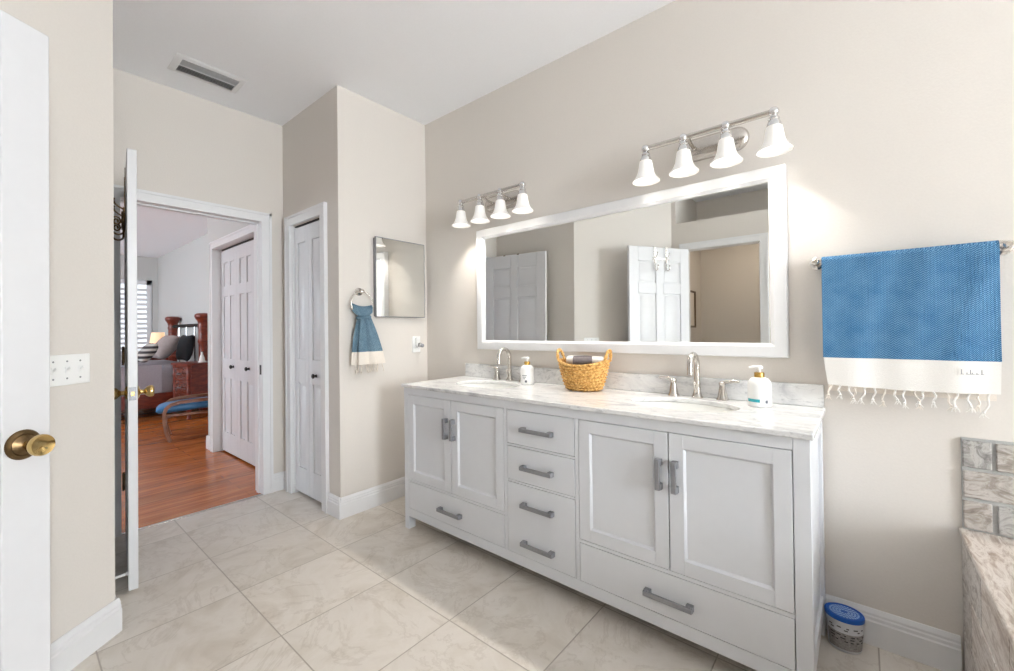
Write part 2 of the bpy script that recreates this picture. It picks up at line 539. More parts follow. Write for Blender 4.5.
        me = bpy.data.meshes.new(name)
        bm.to_mesh(me)
        bm.free()
        me.materials.append(M[mat] if isinstance(mat, str) else mat)
        o = link(bpy.data.objects.new(name, me))
        if parent is not None:
            o.parent = parent
        if at is not None:
            o.location = at
        if bevel:
            b = o.modifiers.new('bevel', 'BEVEL')
            b.width = bevel
            b.segments = seg
            b.limit_method = 'ANGLE'
            b.angle_limit = R(40)
            b.harden_normals = False
        return o

def arc(c, r, a0, a1, n, u, v):
    c, u, v = Vector(c), Vector(u), Vector(v)
    return [c + u * (r * math.cos(a0 + (a1 - a0) * i / n)) + v * (r * math.sin(a0 + (a1 - a0) * i / n)) for i in range(n + 1)]

def struct(o, label, cat):
    return tag(o, label, cat, kind='structure')

# ------------------------------------------------------------------ the setting
CZ = 2.745          # ceiling
YV = 2.07           # vanity wall
XT = -2.53          # wall with the towel ring
YC = 1.365          # closet wall
XF = -3.35          # wall with the bedroom doorway
YA = 0.28           # wall behind the bedroom door
YB = -0.57          # wall behind the camera
AX, AY = -2.275, 0.283      # corner of the slanting wall
BX = AX + 0.64 * (AY - YB) / 0.77
XR = 4.6           # unseen window wall, pushed far past the tub to even the light

def wall(name, label, boxes, mat='wall'):
    q = MB()
    for b in boxes:
        q.box(*b)
    return struct(q.build(name, mat), label, 'wall')

wall('wall_vanity', 'long beige wall behind the double vanity', [(-5.13, XR + 0.12, YV, YV + 0.12, 0, CZ)])
wall('wall_towel_ring', 'short beige wall carrying the towel ring and small mirror', [(XT - 0.11, XT, YC, YV, 0, CZ)])
wall('wall_closet', 'narrow beige wall around the bathroom closet door',
     [(XF, -3.205, YC, YC + 0.11, 0, CZ), (-2.742, XT - 0.11, YC, YC + 0.11, 0, CZ), (-3.205, -2.742, YC, YC + 0.11, 1.955, CZ)])
wall('wall_doorway', 'beige wall with the doorway into the bedroom',
     [(XF - 0.12, XF, -0.3, 0.43, 0, CZ), (XF - 0.12, XF, 1.222, YV, 0, CZ), (XF - 0.12, XF, 0.43, 1.222, 2.0, CZ)])
q = MB()
q.prism([(XF, YA, 0), (AX, AY, 0), (AX - 0.02, AY - 0.12, 0), (XF, YA - 0.12, 0)], (0, 0, 0), (0, 0, CZ))
struct(q.build('wall_alcove', 'wall'), 'beige wall right behind the open bedroom door', 'wall')
q = MB()
nx, ny = 0.77, 0.64
q.prism([(AX, AY, 0), (BX, YB, 0), (BX - 0.10, YB - 0.10, 0), (AX - 0.13, AY - 0.12, 0)], (0, 0, 0), (0, 0, CZ))
struct(q.build('wall_slanted', 'wall'), 'slanting beige wall with the triple light switch', 'wall')
OPX0, OPX1 = -1.425, -0.72
wall('wall_back', 'beige wall opposite the vanity with toilet room doorway and ledge above',
     [(BX - 0.1, OPX0, YB - 0.12, YB, 0, 2.33), (OPX1, XR + 0.12, YB - 0.12, YB, 0, 2.33), (OPX0, OPX1, YB - 0.12, YB, 2.045, 2.33),
      (BX - 0.1, BX + 0.045, YB - 0.12, YB, 2.33, CZ), (0.2, XR + 0.12, YB - 0.12, YB, 2.33, CZ),
      (BX + 0.045, 0.2, YB - 0.75, YB - 0.12, 2.28, 2.33), (BX, 0.25, YB - 0.85, YB - 0.75, 2.28, CZ),
      (BX - 0.055, BX + 0.045, YB - 0.75, YB - 0.12, 2.28, CZ), (0.2, 0.3, YB - 0.75, YB - 0.12, 2.28, CZ)])
wall('wall_toilet_room', 'plain walls of the small toilet room behind the doorway',
     [(-1.65, -1.56, -1.62, YB - 0.12, 0, 2.28), (-1.65, -0.2, -1.72, -1.62, 0, 2.28), (-0.3, -0.2, -1.62, YB - 0.12, 0, 2.28), (-1.65, -0.2, -1.72, YB - 0.75, 2.29, 2.37)])
# unseen wall far past the tub with its window opening
WY0, WY1, WZ0, WZ1 = -0.54, 0.75, 0.45, 2.5
wall('wall_tub', 'unseen wall far beyond the bathtub with a frosted window',
     [(XR, XR + 0.12, YB, WY0, 0, CZ), (XR, XR + 0.12, WY1, YV, 0, CZ), (XR, XR + 0.12, WY0, WY1, 0, WZ0), (XR, XR + 0.12, WY0, WY1, WZ1, CZ)])
struct(MB().box(XF - 0.12, XR + 0.12, YB - 0.85, YV + 0.12, CZ, CZ + 0.1).build('ceiling', 'ceiling'), 'smooth white bathroom ceiling', 'ceiling')
struct(MB().box(XF, XR + 0.12, -1.72, YV + 0.12, -0.1, 0).build('floor', 'floor'), 'beige stone tiled bathroom floor', 'floor')

# bedroom shell
YBC = 1.345
XE = -5.13
XBF = -11.2
struct(MB().box(XBF - 0.2, XF, -3.2, YV + 0.12, -0.1, 0).build('floor_bedroom', 'woodfloor'), 'glossy reddish wood plank floor of the bedroom', 'floor')
struct(MB().box(XBF - 0.2, XF - 0.12, -3.2, YV + 0.12, CZ, CZ + 0.1).build('ceiling_bedroom', 'ceiling'), 'white bedroom ceiling beyond the doorway', 'ceiling')
wall('wall_bedroom_closet', 'pale bedroom wall with the double closet doors',
     [(XE, -4.925, YBC, YBC + 0.13, 0, CZ), (-3.58, XF - 0.12, YBC, YBC + 0.13, 0, CZ), (-4.925, -3.58, YBC, YBC + 0.13, 2.02, CZ), (XE, XE + 0.1, YBC + 0.13, YV, 0, CZ)], 'bedwall')
wall('wall_headboard', 'pale bedroom wall behind the headboard', [(XBF - 0.12, XE, YV, YV + 0.12, 0, CZ)], 'bedwall')
BY0, BY1, BZ0, BZ1 = -0.6, 1.98, 0.75, 2.27
wall('wall_bedroom_window', 'far bedroom wall with the shuttered window',
     [(XBF - 0.12, XBF, BY1, YV, 0, CZ), (XBF - 0.12, XBF, -3.2, BY0, 0, CZ), (XBF - 0.12, XBF, BY0, BY1, 0, BZ0), (XBF - 0.12, XBF, BY0, BY1, BZ1, CZ)], 'bedwall')
wall('wall_bedroom_side', 'bedroom side wall with an opening for the added window',
     [(XBF, -9.6, -3.2, -3.08, 0, CZ), (-5.4, XF - 0.12, -3.2, -3.08, 0, CZ), (-9.6, -5.4, -3.2, -3.08, 0, 0.4), (-9.6, -5.4, -3.2, -3.08, 2.3, CZ),
      (XF - 0.24, XF - 0.12, -3.08, -0.3, 0, CZ)], 'bedwall')

# baseboards: moulded profile swept along a line
def baseboard(name, label, runs, h=0.13, t=0.016):
    q = MB()
    for (x0, y0), (x1, y1) in runs:
        d = Vector((x1 - x0, y1 - y0, 0)); L = d.length; d.normalize()
        n = Vector((-d.y, d.x, 0))            # room side is on the left of the run
        prof = [(0, 0), (t, 0), (t, h * 0.66), (t * 0.8, h * 0.70), (t * 0.8, h * 0.78), (t * 0.62, h * 0.82), (t * 0.62, h * 0.88), (t * 0.35, h * 0.97), (t * 0.2, h), (0, h)]
        q.prism([Vector((x0, y0, 0)) + n * (a + 0.0004) + Vector((0, 0, b + 0.0003)) for a, b in prof], (0, 0, 0), d * L)
    return struct(q.build(name, 'trim', smooth=0.3), label, 'baseboard')
T_ = 0.016
baseboard('baseboard_vanity', 'white moulded baseboard along the vanity wall', [((0.24, YV), (XT, YV))])
baseboard('baseboard_towel_ring', 'white moulded baseboard under the towel ring', [((XT, YV - T_), (XT, YC - T_))])
baseboard('baseboard_closet', 'short white baseboard beside the bathroom closet door', [((XT + T_, YC), (-2.672, YC)), ((-3.275, YC), (XF, YC))])
baseboard('baseboard_doorway', 'short white baseboard beside the bedroom doorway', [((XF, YC), (XF, 1.2765))])
baseboard('baseboard_slanted', 'white moulded baseboard below the light switch', [((AX - 0.008, AY + 0.0096), (BX, YB))])
baseboard('baseboard_alcove', 'white baseboard behind the bedroom door', [((XF, YA), (AX, AY))])
baseboard('baseboard_bedroom', 'white bedroom baseboard at the closet wall end', [((XE - T_, YBC), (XE, YBC)) if False else ((-4.983, YBC), (XE - T_, YBC)), ((XE, YBC - T_), (XE, YV))])

# door casings and jamb linings
def casing_x(q, X, y0, y1, ztop, w=0.066, t=0.018, sgn=1):
    """casing round an opening in a wall of constant x"""
    for a, b in ((y0 - w, y0), (y1, y1 + w)):
        q.box(*sorted((X, X + sgn * t)), a, b, 0, ztop)
        q.box(*sorted((X, X + sgn * (t + 0.006))), *((a - 0.0008, a + 0.016) if a < y0 - 0.01 else (b - 0.016, b + 0.0008)), 0.0006, ztop + w + 0.0004)
    q.box(*sorted((X, X + sgn * t)), y0 - w, y1 + w, ztop, ztop + w)
    q.box(*sorted((X, X + sgn * (t + 0.006))), y0 - w - 0.0004, y1 + w + 0.0004, ztop + w - 0.016, ztop + w + 0.0008)

def casing_y(q, Y, x0, x1, ztop, w=0.066, t=0.018, sgn=-1):
    for a, b in ((x0 - w, x0), (x1, x1 + w)):
        q.box(a, b, *sorted((Y, Y + sgn * t)), 0, ztop)
        q.box(*((a - 0.0008, a + 0.016) if a < x0 - 0.01 else (b - 0.016, b + 0.0008)), *sorted((Y, Y + sgn * (t + 0.006))), 0.0006, ztop + w + 0.0004)
    q.box(x0 - w, x1 + w, *sorted((Y, Y + sgn * t)), ztop, ztop + w)
    q.box(x0 - w - 0.0004, x1 + w + 0.0004, *sorted((Y, Y + sgn * (t + 0.0055))), ztop + w - 0.016, ztop + w + 0.0008)

q = MB()
casing_x(q, XF, 0.443, 1.209, 1.985)
q.box(XF - 0.135, XF, 0.43, 0.443, 0, 1.985).box(XF - 0.135, XF, 1.209, 1.222, 0, 1.985).box(XF - 0.135, XF, 0.43, 1.222, 1.985, 2.0)
q.box(XF - 0.09, XF - 0.05, 0.443, 0.452, 0, 1.985).box(XF - 0.09, XF - 0.05, 1.20, 1.209, 0, 1.985).box(XF - 0.09, XF - 0.05, 0.443, 1.209, 1.976, 1.985)
tr = struct(q.build('trim_1', 'trim'), 'white casing and jamb of the bedroom doorway', 'door trim')
tag(MB().box(XF - 0.034, XF - 0.006, 1.2072, 1.2092, 0.87, 0.94).build('strike_plate', 'darkmetal', tr), 'dark strike plate')
q = MB(); casing_y(q, YC, -3.205, -2.742, 1.955, 0.07)
q.box(-3.205, -3.195, YC, YC + 0.1, 0, 1.955).box(-2.752, -2.742, YC, YC + 0.1, 0, 1.955)
struct(q.build('trim_2', 'trim'), 'white casing around the bathroom closet door', 'door trim')
q = MB(); casing_y(q, YBC, -4.915, -3.59, 2.01, 0.066)
q.box(-4.925, -4.915, YBC - 0.0006, YBC + 0.12, 0, 2.01).box(-3.59, -3.58, YBC - 0.0006, YBC + 0.12, 0, 2.01).box(-4.925, -3.58, YBC - 0.0006, YBC + 0.12, 2.01, 2.02)
struct(q.build('trim_3', 'trim'), 'white casing around the bedroom closet doors', 'door trim')
q = MB(); casing_y(q, YB, OPX0 + 0.012, OPX1 - 0.012, 2.035, 0.066, sgn=1)
q.box(OPX0, OPX0 + 0.012, YB - 0.12, YB, 0, 2.035).box(OPX1 - 0.012, OPX1, YB - 0.12, YB, 0, 2.035).box(OPX0, OPX1, YB - 0.12, YB, 2.033, 2.045)
q.box(OPX1 - 0.03, OPX1 - 0.012, YB - 0.1, YB - 0.06, 0, 2.035)
struct(q.build('trim_4', 'trim'), 'white casing of the toilet room doorway', 'door trim')
struct(MB().box(XF - 0.012, XF + 0.012, 0.443, 1.209, 0.0003, 0.005).build('trim_5', 'nickel', bevel=0.002), 'thin threshold strip between tile and wood floor', 'trim')

# windows
def window(name, label, X, y0, y1, z0, z1, pane, mull=1, sgn=-1):
    w = thing(name, label, 'window', (X, (y0 + y1) / 2, z0), kind='structure')
    q = MB()
    t = 0.05
    for k in range(mull + 1):
        yy = y0 + (y1 - y0 - t) * k / mull
        q.box(X + 0.02, X + 0.07, yy, yy + t, z0, z1)
    q.box(X + 0.02, X + 0.07, y0, y1, z0, z0 + t).box(X + 0.02, X + 0.07, y0, y1, z1 - t, z1)
    q.build('window_frame', 'trim', w, 0.004)
    MB().box(X + 0.042, X + 0.048, y0 + t * 0.5, y1 - t * 0.5, z0 + t * 0.5, z1 - t * 0.5).build('pane', pane, w)
    return w
window('window_1', 'unseen frosted bright window set far beyond the bathtub for its light', XR, WY0, WY1, WZ0, WZ1, 'pane', 3)
w2 = window('window_2', 'bright bedroom window behind white shutters', XBF - 0.1, BY0, BY1, BZ0, BZ1, 'pane_bed', 4)
sh = thing('shutter', 'white slatted shutters over the far bedroom window', 'shutter', (XBF, 0.69, BZ0))
for k in range(4):
    a = BY0 + 0.03 + k * 0.63; b = a + 0.625
    q = MB()
    q.box(XBF - 0.015, XBF + 0.02, a, a + 0.06, BZ0 + 0.01, BZ1 - 0.01).box(XBF - 0.015, XBF + 0.02, b - 0.06, b, BZ0 + 0.01, BZ1 - 0.01)
    q.box(XBF - 0.015, XBF + 0.02, a, b, BZ0 + 0.01, BZ0 + 0.09).box(XBF - 0.015, XBF + 0.02, a, b, BZ1 - 0.1, BZ1 - 0.01)
    zz = BZ0 + 0.14
    while zz < BZ1 - 0.12:
        p = [(XBF + 0.002 + 0.030 * math.cos(t) * math.cos(0.95) - s_ * math.sin(0.95), 0, zz + 0.03 * math.cos(t) * math.sin(0.95) + s_ * math.cos(0.95)) for t, s_ in ((0, 0), (1.2, 0.005), (PI / 2, 0.006), (PI - 1.2, 0.005), (PI, 0), (PI / 2, -0.006))]
        q.prism(p, (0, a + 0.06, 0), (0, b - 0.06, 0))
        zz += 0.098
    q.box(XBF + 0.03, XBF + 0.042, (a + b) / 2 - 0.006, (a + b) / 2 + 0.006, BZ0 + 0.12, BZ1 - 0.13)
    q.build('shutter_panel', 'trim', sh)
w3 = thing('added_window_3', 'wide unseen window added in the bedroom side wall to brighten the room', 'window', (-7.5, -3.14, 0.4), kind='structure')  # window added out of view because the bedroom needs light
q = MB()
for k in range(4):
    q.box(-9.6 + k * 1.38, -9.54 + k * 1.38, -3.17, -3.11, 0.4, 2.3)
q.box(-9.6, -5.4, -3.17, -3.11, 0.4, 0.46).box(-9.6, -5.4, -3.17, -3.11, 2.24, 2.3)
q.build('window_frame', 'trim', w3)
MB().box(-9.58, -5.42, -3.146, -3.140, 0.42, 2.28).build('pane', 'pane_fill', w3)

# ------------------------------------------------------------------ panelled doors (local: hinge at x=0, width along +x, thickness along y)
def panel_door(q, W, H, cols, rows, stile=0.105, mid=0.09, T=0.035, z0=0.012):
    """cols: number of panel columns; rows: list of (z0, z1) of panels"""
    pw = (W - 2 * stile - mid * (cols - 1)) / cols
    xs = [stile + c * (pw + mid) for c in range(cols)]
    q.box(0, stile, -T / 2, T / 2, z0, H).box(W - stile, W, -T / 2, T / 2, z0, H)
    for c in range(cols - 1):
        q.box(xs[c] + pw, xs[c] + pw + mid, -T / 2, T / 2, z0, H)
    for c in range(cols):
        a, b = xs[c], xs[c] + pw
        zs = [z0] + [v for r in rows for v in r] + [H]
        for k in range(0, len(zs), 2):
            q.box(a, b, -T / 2, T / 2, zs[k], zs[k + 1])
        for r0, r1 in rows:
            q.box(a, b, -0.008, 0.008, r0, r1)
            for sg in (-1, 1):
                o_, i_ = 0.022, 0.042
                pts0 = [(a + o_, sg * 0.008, r0 + o_), (b - o_, sg * 0.008, r0 + o_), (b - o_, sg * 0.008, r1 - o_), (a + o_, sg * 0.008, r1 - o_)]
                pts1 = [(a + i_, sg * 0.015, r0 + i_), (b - i_, sg * 0.015, r0 + i_), (b - i_, sg * 0.015, r1 - i_), (a + i_, sg * 0.015, r1 - i_)]
                q.rings([pts0, pts1])
    return q
SIX = [(0.235, 0.735), (0.93, 1.555), (1.665, 1.885)]

def knob_set(door, x, z, T, mat, sides=(1, -1), ros=0.03, handle=True):
    for s in sides:
        q = MB()
        q.lathe([(0.008, T / 2), (ros, T / 2), (ros * 1.05, T / 2 + 0.003), (ros * 0.8, T / 2 + 0.008), (0.012, T / 2 + 0.011)], (x, 0, z), 28, axis=(0, s, 0), sx=1.0)
        q.lathe([(0.011, T / 2 + 0.009), (0.010, T / 2 + 0.022), (0.014, T / 2 + 0.027), (0.024, T / 2 + 0.036), (0.0285, T / 2 + 0.047), (0.027, T / 2 + 0.056), (0.021, T / 2 + 0.061), (0.012, T / 2 + 0.0605), (0.0005, T / 2 + 0.058)], (x, 0, z), 28, axis=(0, s, 0))
        q.build('knob', mat, door, local=True)

def hinge(door, z, T, side=1):
    q = MB()
    q.cyl((-0.004, side * (T / 2 + 0.004), z - 0.045), (-0.004, side * (T / 2 + 0.004), z + 0.045), 0.006, n=12)
    q.sphere((-0.004, side * (T / 2 + 0.004), z + 0.049), 0.006).sphere((-0.004, side * (T / 2 + 0.004), z - 0.049), 0.006)
    q.box(-0.0015, 0.0005, -T / 2 + 0.004, T / 2 - 0.001, z - 0.044, z + 0.044)
    q.build('hinge', 'bronze', door, local=True)

# door_1: the white door nearest the camera (toilet room door)
D1 = Vector((-1.783 + 1.393, 0.086 + 0.535, 0)); a1 = math.atan2(D1.y, D1.x); W1 = 0.722
d1 = thing('door_1', 'nearest white panelled door with an oval brass knob', 'door', (-1.393, -0.535, 0), a1, kind='structure')
panel_door(MB(), W1, 2.03, 2, SIX).build('door_panel', 'door', d1, 0.003, local=True)
# oval rose and knob; the face towards the room is local -y
for s in (-1, 1):
    q = MB()
    q.lathe([(0.002, 0.0175), (0.038, 0.0175), (0.040, 0.020), (0.037, 0.024), (0.030, 0.026), (0.027, 0.024), (0.017, 0.030), (0.012, 0.034)], (W1 - 0.062, 0, 0.886), 32, axis=(0, s, 0))
    q.build('rosette', 'bronze', d1, local=True)
    q = MB()
    q.lathe([(0.011, 0.030), (0.010, 0.046), (0.016, 0.052), (0.0245, 0.062), (0.0285, 0.073), (0.0285, 0.080), (0.026, 0.085)], (W1 - 0.062, 0, 0.886), 32, axis=(0, s, 0), cap1=False)
    q.lathe([(0.026, 0.085), (0.022, 0.0835), (0.012, 0.080), (0.0005, 0.0785)], (W1 - 0.062, 0, 0.886), 32, axis=(0, s, 0), cap0=False)
    q.build('knob', 'brass', d1, local=True, merge=True)
MB().box(W1 - 0.0005, W1 + 0.0012, -0.012, 0.012, 0.85, 0.92).build('latch_plate', 'bronze', d1, local=True)
for z in (0.25, 1.02, 1.8):
    hinge(d1, z, 0.035, 1)

def door_hooks(name, label, door, x0, x1, side, mat, scroll=False, dz=0.0):
    """two hooks hung over the top of a door; a thing of its own standing in the door's frame"""
    t = thing(name, label, 'door hook', door.location, door.rotation_euler.z)
    H0 = 2.03; H = H0 - dz; T = 0.035; s = side
    for x in (x0, x1):
        q = MB()
        q.box(x - 0.012, x + 0.012, min(s * (T / 2 + 0.001), s * (T / 2 + 0.003)), max(s * (T / 2 + 0.001), s * (T / 2 + 0.003)), H - 0.16, H0 + 0.003)
        q.box(x - 0.012, x + 0.012, -T / 2 - 0.003, T / 2 + 0.003, H0 + 0.001, H0 + 0.003)
        q.box(x - 0.012, x + 0.012, min(-s * (T / 2 + 0.001), -s * (T / 2 + 0.003)), max(-s * (T / 2 + 0.001), -s * (T / 2 + 0.003)), H0 - 0.006, H0 + 0.003)
        q.build('strap', mat, t, local=True)
        y = s * (T / 2 + 0.006)
        pts = [(x, y, H - 0.10), (x, y, H - 0.22)] + [tuple(p) for p in arc((x, y + s * 0.022, H - 0.22), 0.022, PI, 2 * PI, 8, (0, s, 0), (0, 0, 1))] + [(x, y + s * 0.047, H - 0.195)]
        q = MB().tube(pts, 0.0045)
        q.sphere((x, y + s * 0.047, H - 0.193), 0.008)
        q.tube([(x, y, H - 0.11), (x, y + s * 0.02, H - 0.10), (x, y + s * 0.035, H - 0.085), (x, y + s * 0.04, H - 0.065)], 0.004)
        q.sphere((x, y + s * 0.04, H - 0.062), 0.007)
        if scroll:
            sp = [(x + 0.004, y + s * (0.028 + 0.020 * (1 - k / 26) * math.cos(k * 0.5)), H - 0.175 + 0.024 * (1 - k / 26) * math.sin(k * 0.5)) for k in range(22)]
            q.tube(sp, 0.004)
        q.build('hook', mat, t, local=True)
    MB().box(x0 - 0.03, x1 + 0.03, min(s * (T / 2 + 0.003), s * (T / 2 + 0.006)), max(s * (T / 2 + 0.003), s * (T / 2 + 0.006)), H - 0.13, H - 0.11).build('crossbar', mat, t, local=True)
    return t
door_hooks('over_door_hooks', 'pale metal hooks hung over the toilet room door, seen in the large mirror', d1, 0.28, 0.42, -1, 'nickel')

# door_2: bedroom door, open, edge towards the camera
a2 = math.atan2(0.3805 - 0.4775, -2.56 + 3.332); W2 = math.hypot(0.772, 0.097)
d2 = thing('door_2', 'open white bedroom door seen edge-on', 'door', (-3.332, 0.4775, 0), a2, kind='structure')
panel_door(MB(), W2, 2.03, 2, SIX).build('door_panel', 'door', d2, 0.003, local=True)
knob_set(d2, W2 - 0.06, 0.905, 0.035, 'brass')
MB().box(W2 - 0.0005, W2 + 0.0012, -0.0125, 0.0125, 0.875, 0.935).build('latch_plate', 'pull', d2, local=True)
MB().box(W2, W2 + 0.008, -0.006, 0.006, 0.896, 0.914).build('latch_bolt', 'brass', d2, local=True)
for z in (0.31, 1.05, 1.85):
    q = MB()
    q.cyl((-0.008, -0.024, z - 0.045), (-0.008, -0.024, z + 0.045), 0.0065, n=12).sphere((-0.008, -0.024, z + 0.05), 0.006).sphere((-0.008, -0.024, z - 0.05), 0.006)
    q.box(-0.002, 0.0, -0.022, 0.012, z - 0.044, z + 0.044)
    q.build('hinge', 'bronze', d2, local=True)
door_hooks('over_door_hooks', 'dark scrolled hooks hung over the open bedroom door', d2, 0.26, 0.44, -1, 'bronze', True, 0.10)

# door_3: bathroom closet bifold, door_4: bedroom closet bifold
d3 = thing('door_3', 'narrow white folding closet door in the bathroom', 'door', (-3.193, YC + 0.03, 0), kind='structure')
for k in range(2):
    q = panel_door(MB(), 0.2185, 1.925, 1, [(0.19, 0.80), (0.97, 1.81)], stile=0.05)
    q.xf(Matrix.Translation((k * 0.2215, 0, 0.012)))
    lf = q.build('door_leaf', 'door', d3, 0.003, local=True)
q = MB().lathe([(0.012, 0.0175), (0.007, 0.024), (0.008, 0.03), (0.016, 0.036), (0.017, 0.043), (0.010, 0.048), (0.0005, 0.049)], (0.327, 0, 0.875), 20, axis=(0, -1, 0))
tag(q.build('knob', 'darkmetal', d3, local=True), 'small dark knob')
MB().box(0.0, 0.44, -0.012, 0.012, 1.947, 1.954).build('track', 'darkmetal', d3, local=True)
d4 = thing('door_4', 'white folding closet doors in the bedroom', 'door', (-4.905, YBC + 0.075, 0), kind='structure')
for k in range(3):
    q = panel_door(MB(), 0.434, 1.985, 2, [(0.20, 0.73), (0.92, 1.53), (1.63, 1.86)], stile=0.07, mid=0.06)
    q.xf(Matrix.Translation((k * 0.437, 0, 0.004)))
    q.build('door_leaf', 'door', d4, 0.003, local=True)
for x in (0.34, 0.735):
    q = MB().lathe([(0.014, 0.0175), (0.008, 0.024), (0.009, 0.03), (0.018, 0.038), (0.019, 0.046), (0.011, 0.052), (0.0005, 0.053)], (x, 0, 0.855), 20, axis=(0, -1, 0))
    q.build('knob', 'darkmetal', d4, local=True)
MB().box(0.0, 1.305, -0.012, 0.012, 1.995, 2.009).build('track', 'darkmetal', d4, local=True)

# door stop on the baseboard behind the bedroom door
t = thing('door_stop', 'white spring door stop on the baseboard behind the bedroom door', 'door stop', (-2.60, YA + T_, 0.075))
q = MB().lathe([(0.012, 0), (0.012, 0.004), (0.006, 0.007)] + [(0.0055 + 0.0012 * (k % 2), 0.008 + k * 0.002) for k in range(27)], (-2.60, YA + T_ + 0.002, 0.075), 14, axis=(0, 1, 0.06))
q.build('spring', 'plastic', t)
MB().lathe([(0.004, 0), (0.009, 0.002), (0.009, 0.012), (0.006, 0.014)], (-2.60, YA + T_ + 0.064, 0.0786), 16, axis=(0, 1, 0.06)).build('bumper', 'plastic', t)

# ------------------------------------------------------------------ vanity cabinet
FY = 1.548
VX0, VX1 = -2.113, -0.122
va = thing('vanity_cabinet', 'white double vanity cabinet on short square legs', 'vanity', (-1.1175, FY, 0))
q = MB()
q.box(-2.075, -0.167, FY, FY + 0.02, 0.80, 0.84)             # top rail
q.box(-2.075, -0.167, FY, FY + 0.02, 0.078, 0.127)           # bottom rail
q.box(-1.326, -1.308, FY, FY + 0.02, 0.127, 0.80).box(-0.934, -0.916, FY, FY + 0.02, 0.127, 0.80)
q.box(-2.075, -1.326, FY, FY + 0.02, 0.287, 0.300).box(-0.916, -0.167, FY, FY + 0.02, 0.287, 0.300)
q.box(-1.308, -0.934, FY, FY + 0.02, 0.628, 0.638).box(-1.308, -0.934, FY, FY + 0.02, 0.458, 0.467)
q.box(VX0 + 0.012, VX0 + 0.028, FY + 0.045, 2.02, 0.09, 0.84).box(VX1 - 0.028, VX1 - 0.012, FY + 0.045, 2.02, 0.09, 0.84)   # side panels
for X0, X1 in ((VX0 + 0.003, VX0 + 0.028), (VX1 - 0.028, VX1 - 0.003)):
    q.box(X0, X1, FY + 0.045, 2.02, 0.085, 0.15).box(X0, X1, FY + 0.045, 2.02, 0.77, 0.84)
q.box(VX0 + 0.03, VX1 - 0.03, FY + 0.02, 2.05, 0.10, 0.115)
q.box(VX0 + 0.03, VX1 - 0.03, 2.04, 2.052, 0.115, 0.84)
q.build('cabinet_frame', 'cab', va, 0.0015)
for x0, x1 in ((VX0, -2.0755), (-0.1665, VX1)):
    for y0, y1 in ((FY, FY + 0.05), (2.002, 2.052)):
        MB().box(x0, x1, y0, y1, 0, 0.84).build('leg', 'cab', va, 0.002)

def pull(parent, c, L, vertical=False):
    """square bar pull standing off the front"""
    q = MB(); x, z = c
    w = 0.0112
    for s in (-1, 1):
        e = s * (L / 2 - 0.012)
        if vertical: q.box(x - w, x + w, FY - 0.022, FY - 0.0012, z + e - 0.012, z + e + 0.012)
        else: q.box(x + e - 0.012, x + e + 0.012, FY - 0.022, FY - 0.0012, z - w, z + w)
    if vertical: q.box(x - w * 0.8, x + w * 0.8, FY - 0.031, FY - 0.0215, z - L / 2, z + L / 2)
    else: q.box(x - L / 2, x + L / 2, FY - 0.031, FY - 0.0215, z - w * 0.8, z + w * 0.8)
    return tag(q.build('pull_handle', 'pull', parent, 0.0018), 'brushed grey bar pull')

g = 0.0022
def shaker(x0, x1, z0, z1, st=0.050):
    q = MB()
    x0 += g; x1 -= g; z0 += g; z1 -= g
    q.box(x0, x0 + st, FY - 0.001, FY + 0.019, z0, z1).box(x1 - st, x1, FY - 0.001, FY + 0.019, z0, z1)
    q.box(x0 + st, x1 - st, FY - 0.001, FY + 0.019, z0, z0 + st).box(x0 + st, x1 - st, FY - 0.001, FY + 0.019, z1 - st, z1)
    q.box(x0 + st - 0.002, x1 - st + 0.002, FY + 0.008, FY + 0.016, z0 + st - 0.002, z1 - st + 0.002)
    i = 0.008   # small sloping bead round the panel
    A = [(x0 + st, FY - 0.001, z0 + st), (x1 - st, FY - 0.001, z0 + st), (x1 - st, FY - 0.001, z1 - st), (x0 + st, FY - 0.001, z1 - st)]
    B = [(x0 + st + i, FY + 0.008, z0 + st + i), (x1 - st - i, FY + 0.008, z0 + st + i), (x1 - st - i, FY + 0.008, z1 - st - i), (x0 + st + i, FY + 0.008, z1 - st - i)]
    C_ = [(p[0], FY + 0.0082, p[2]) for p in A]
    q.rings([A, B, C_], cap0=False, cap1=False, loop=False)
    return q.build('cabinet_door', 'cab', va, 0.0012)
def drawer(x0, x1, z0, z1):
    return MB().box(x0 + g, x1 - g, FY - 0.001, FY + 0.019, z0 + g, z1 - g).build('drawer', 'cab', va, 0.0015)
for x0, x1, hx in ((-2.075, -1.702, -1.733), (-1.702, -1.326, -1.675), (-0.916, -0.543, -0.575), (-0.543, -0.167, -0.517)):
    d = shaker(x0, x1, 0.300, 0.80)
    pull(d, (hx, 0.646), 0.112, True)
for x0, x1, z0, z1, hx, hz in ((-2.075, -1.326, 0.127, 0.287, -1.706, (0.199,)), (-0.916, -0.167, 0.127, 0.287, -0.548, (0.199,)),
                               (-1.308, -0.934, 0.638, 0.80, -1.126, (0.716,)), (-1.308, -0.934, 0.467, 0.628, -1.126, (0.541,)), (-1.308, -0.934, 0.127, 0.458, -1.126, (0.369, 0.195))):
    d = drawer(x0, x1, z0, z1)
    for z in hz:
        pull(d, (hx, z), 0.174)

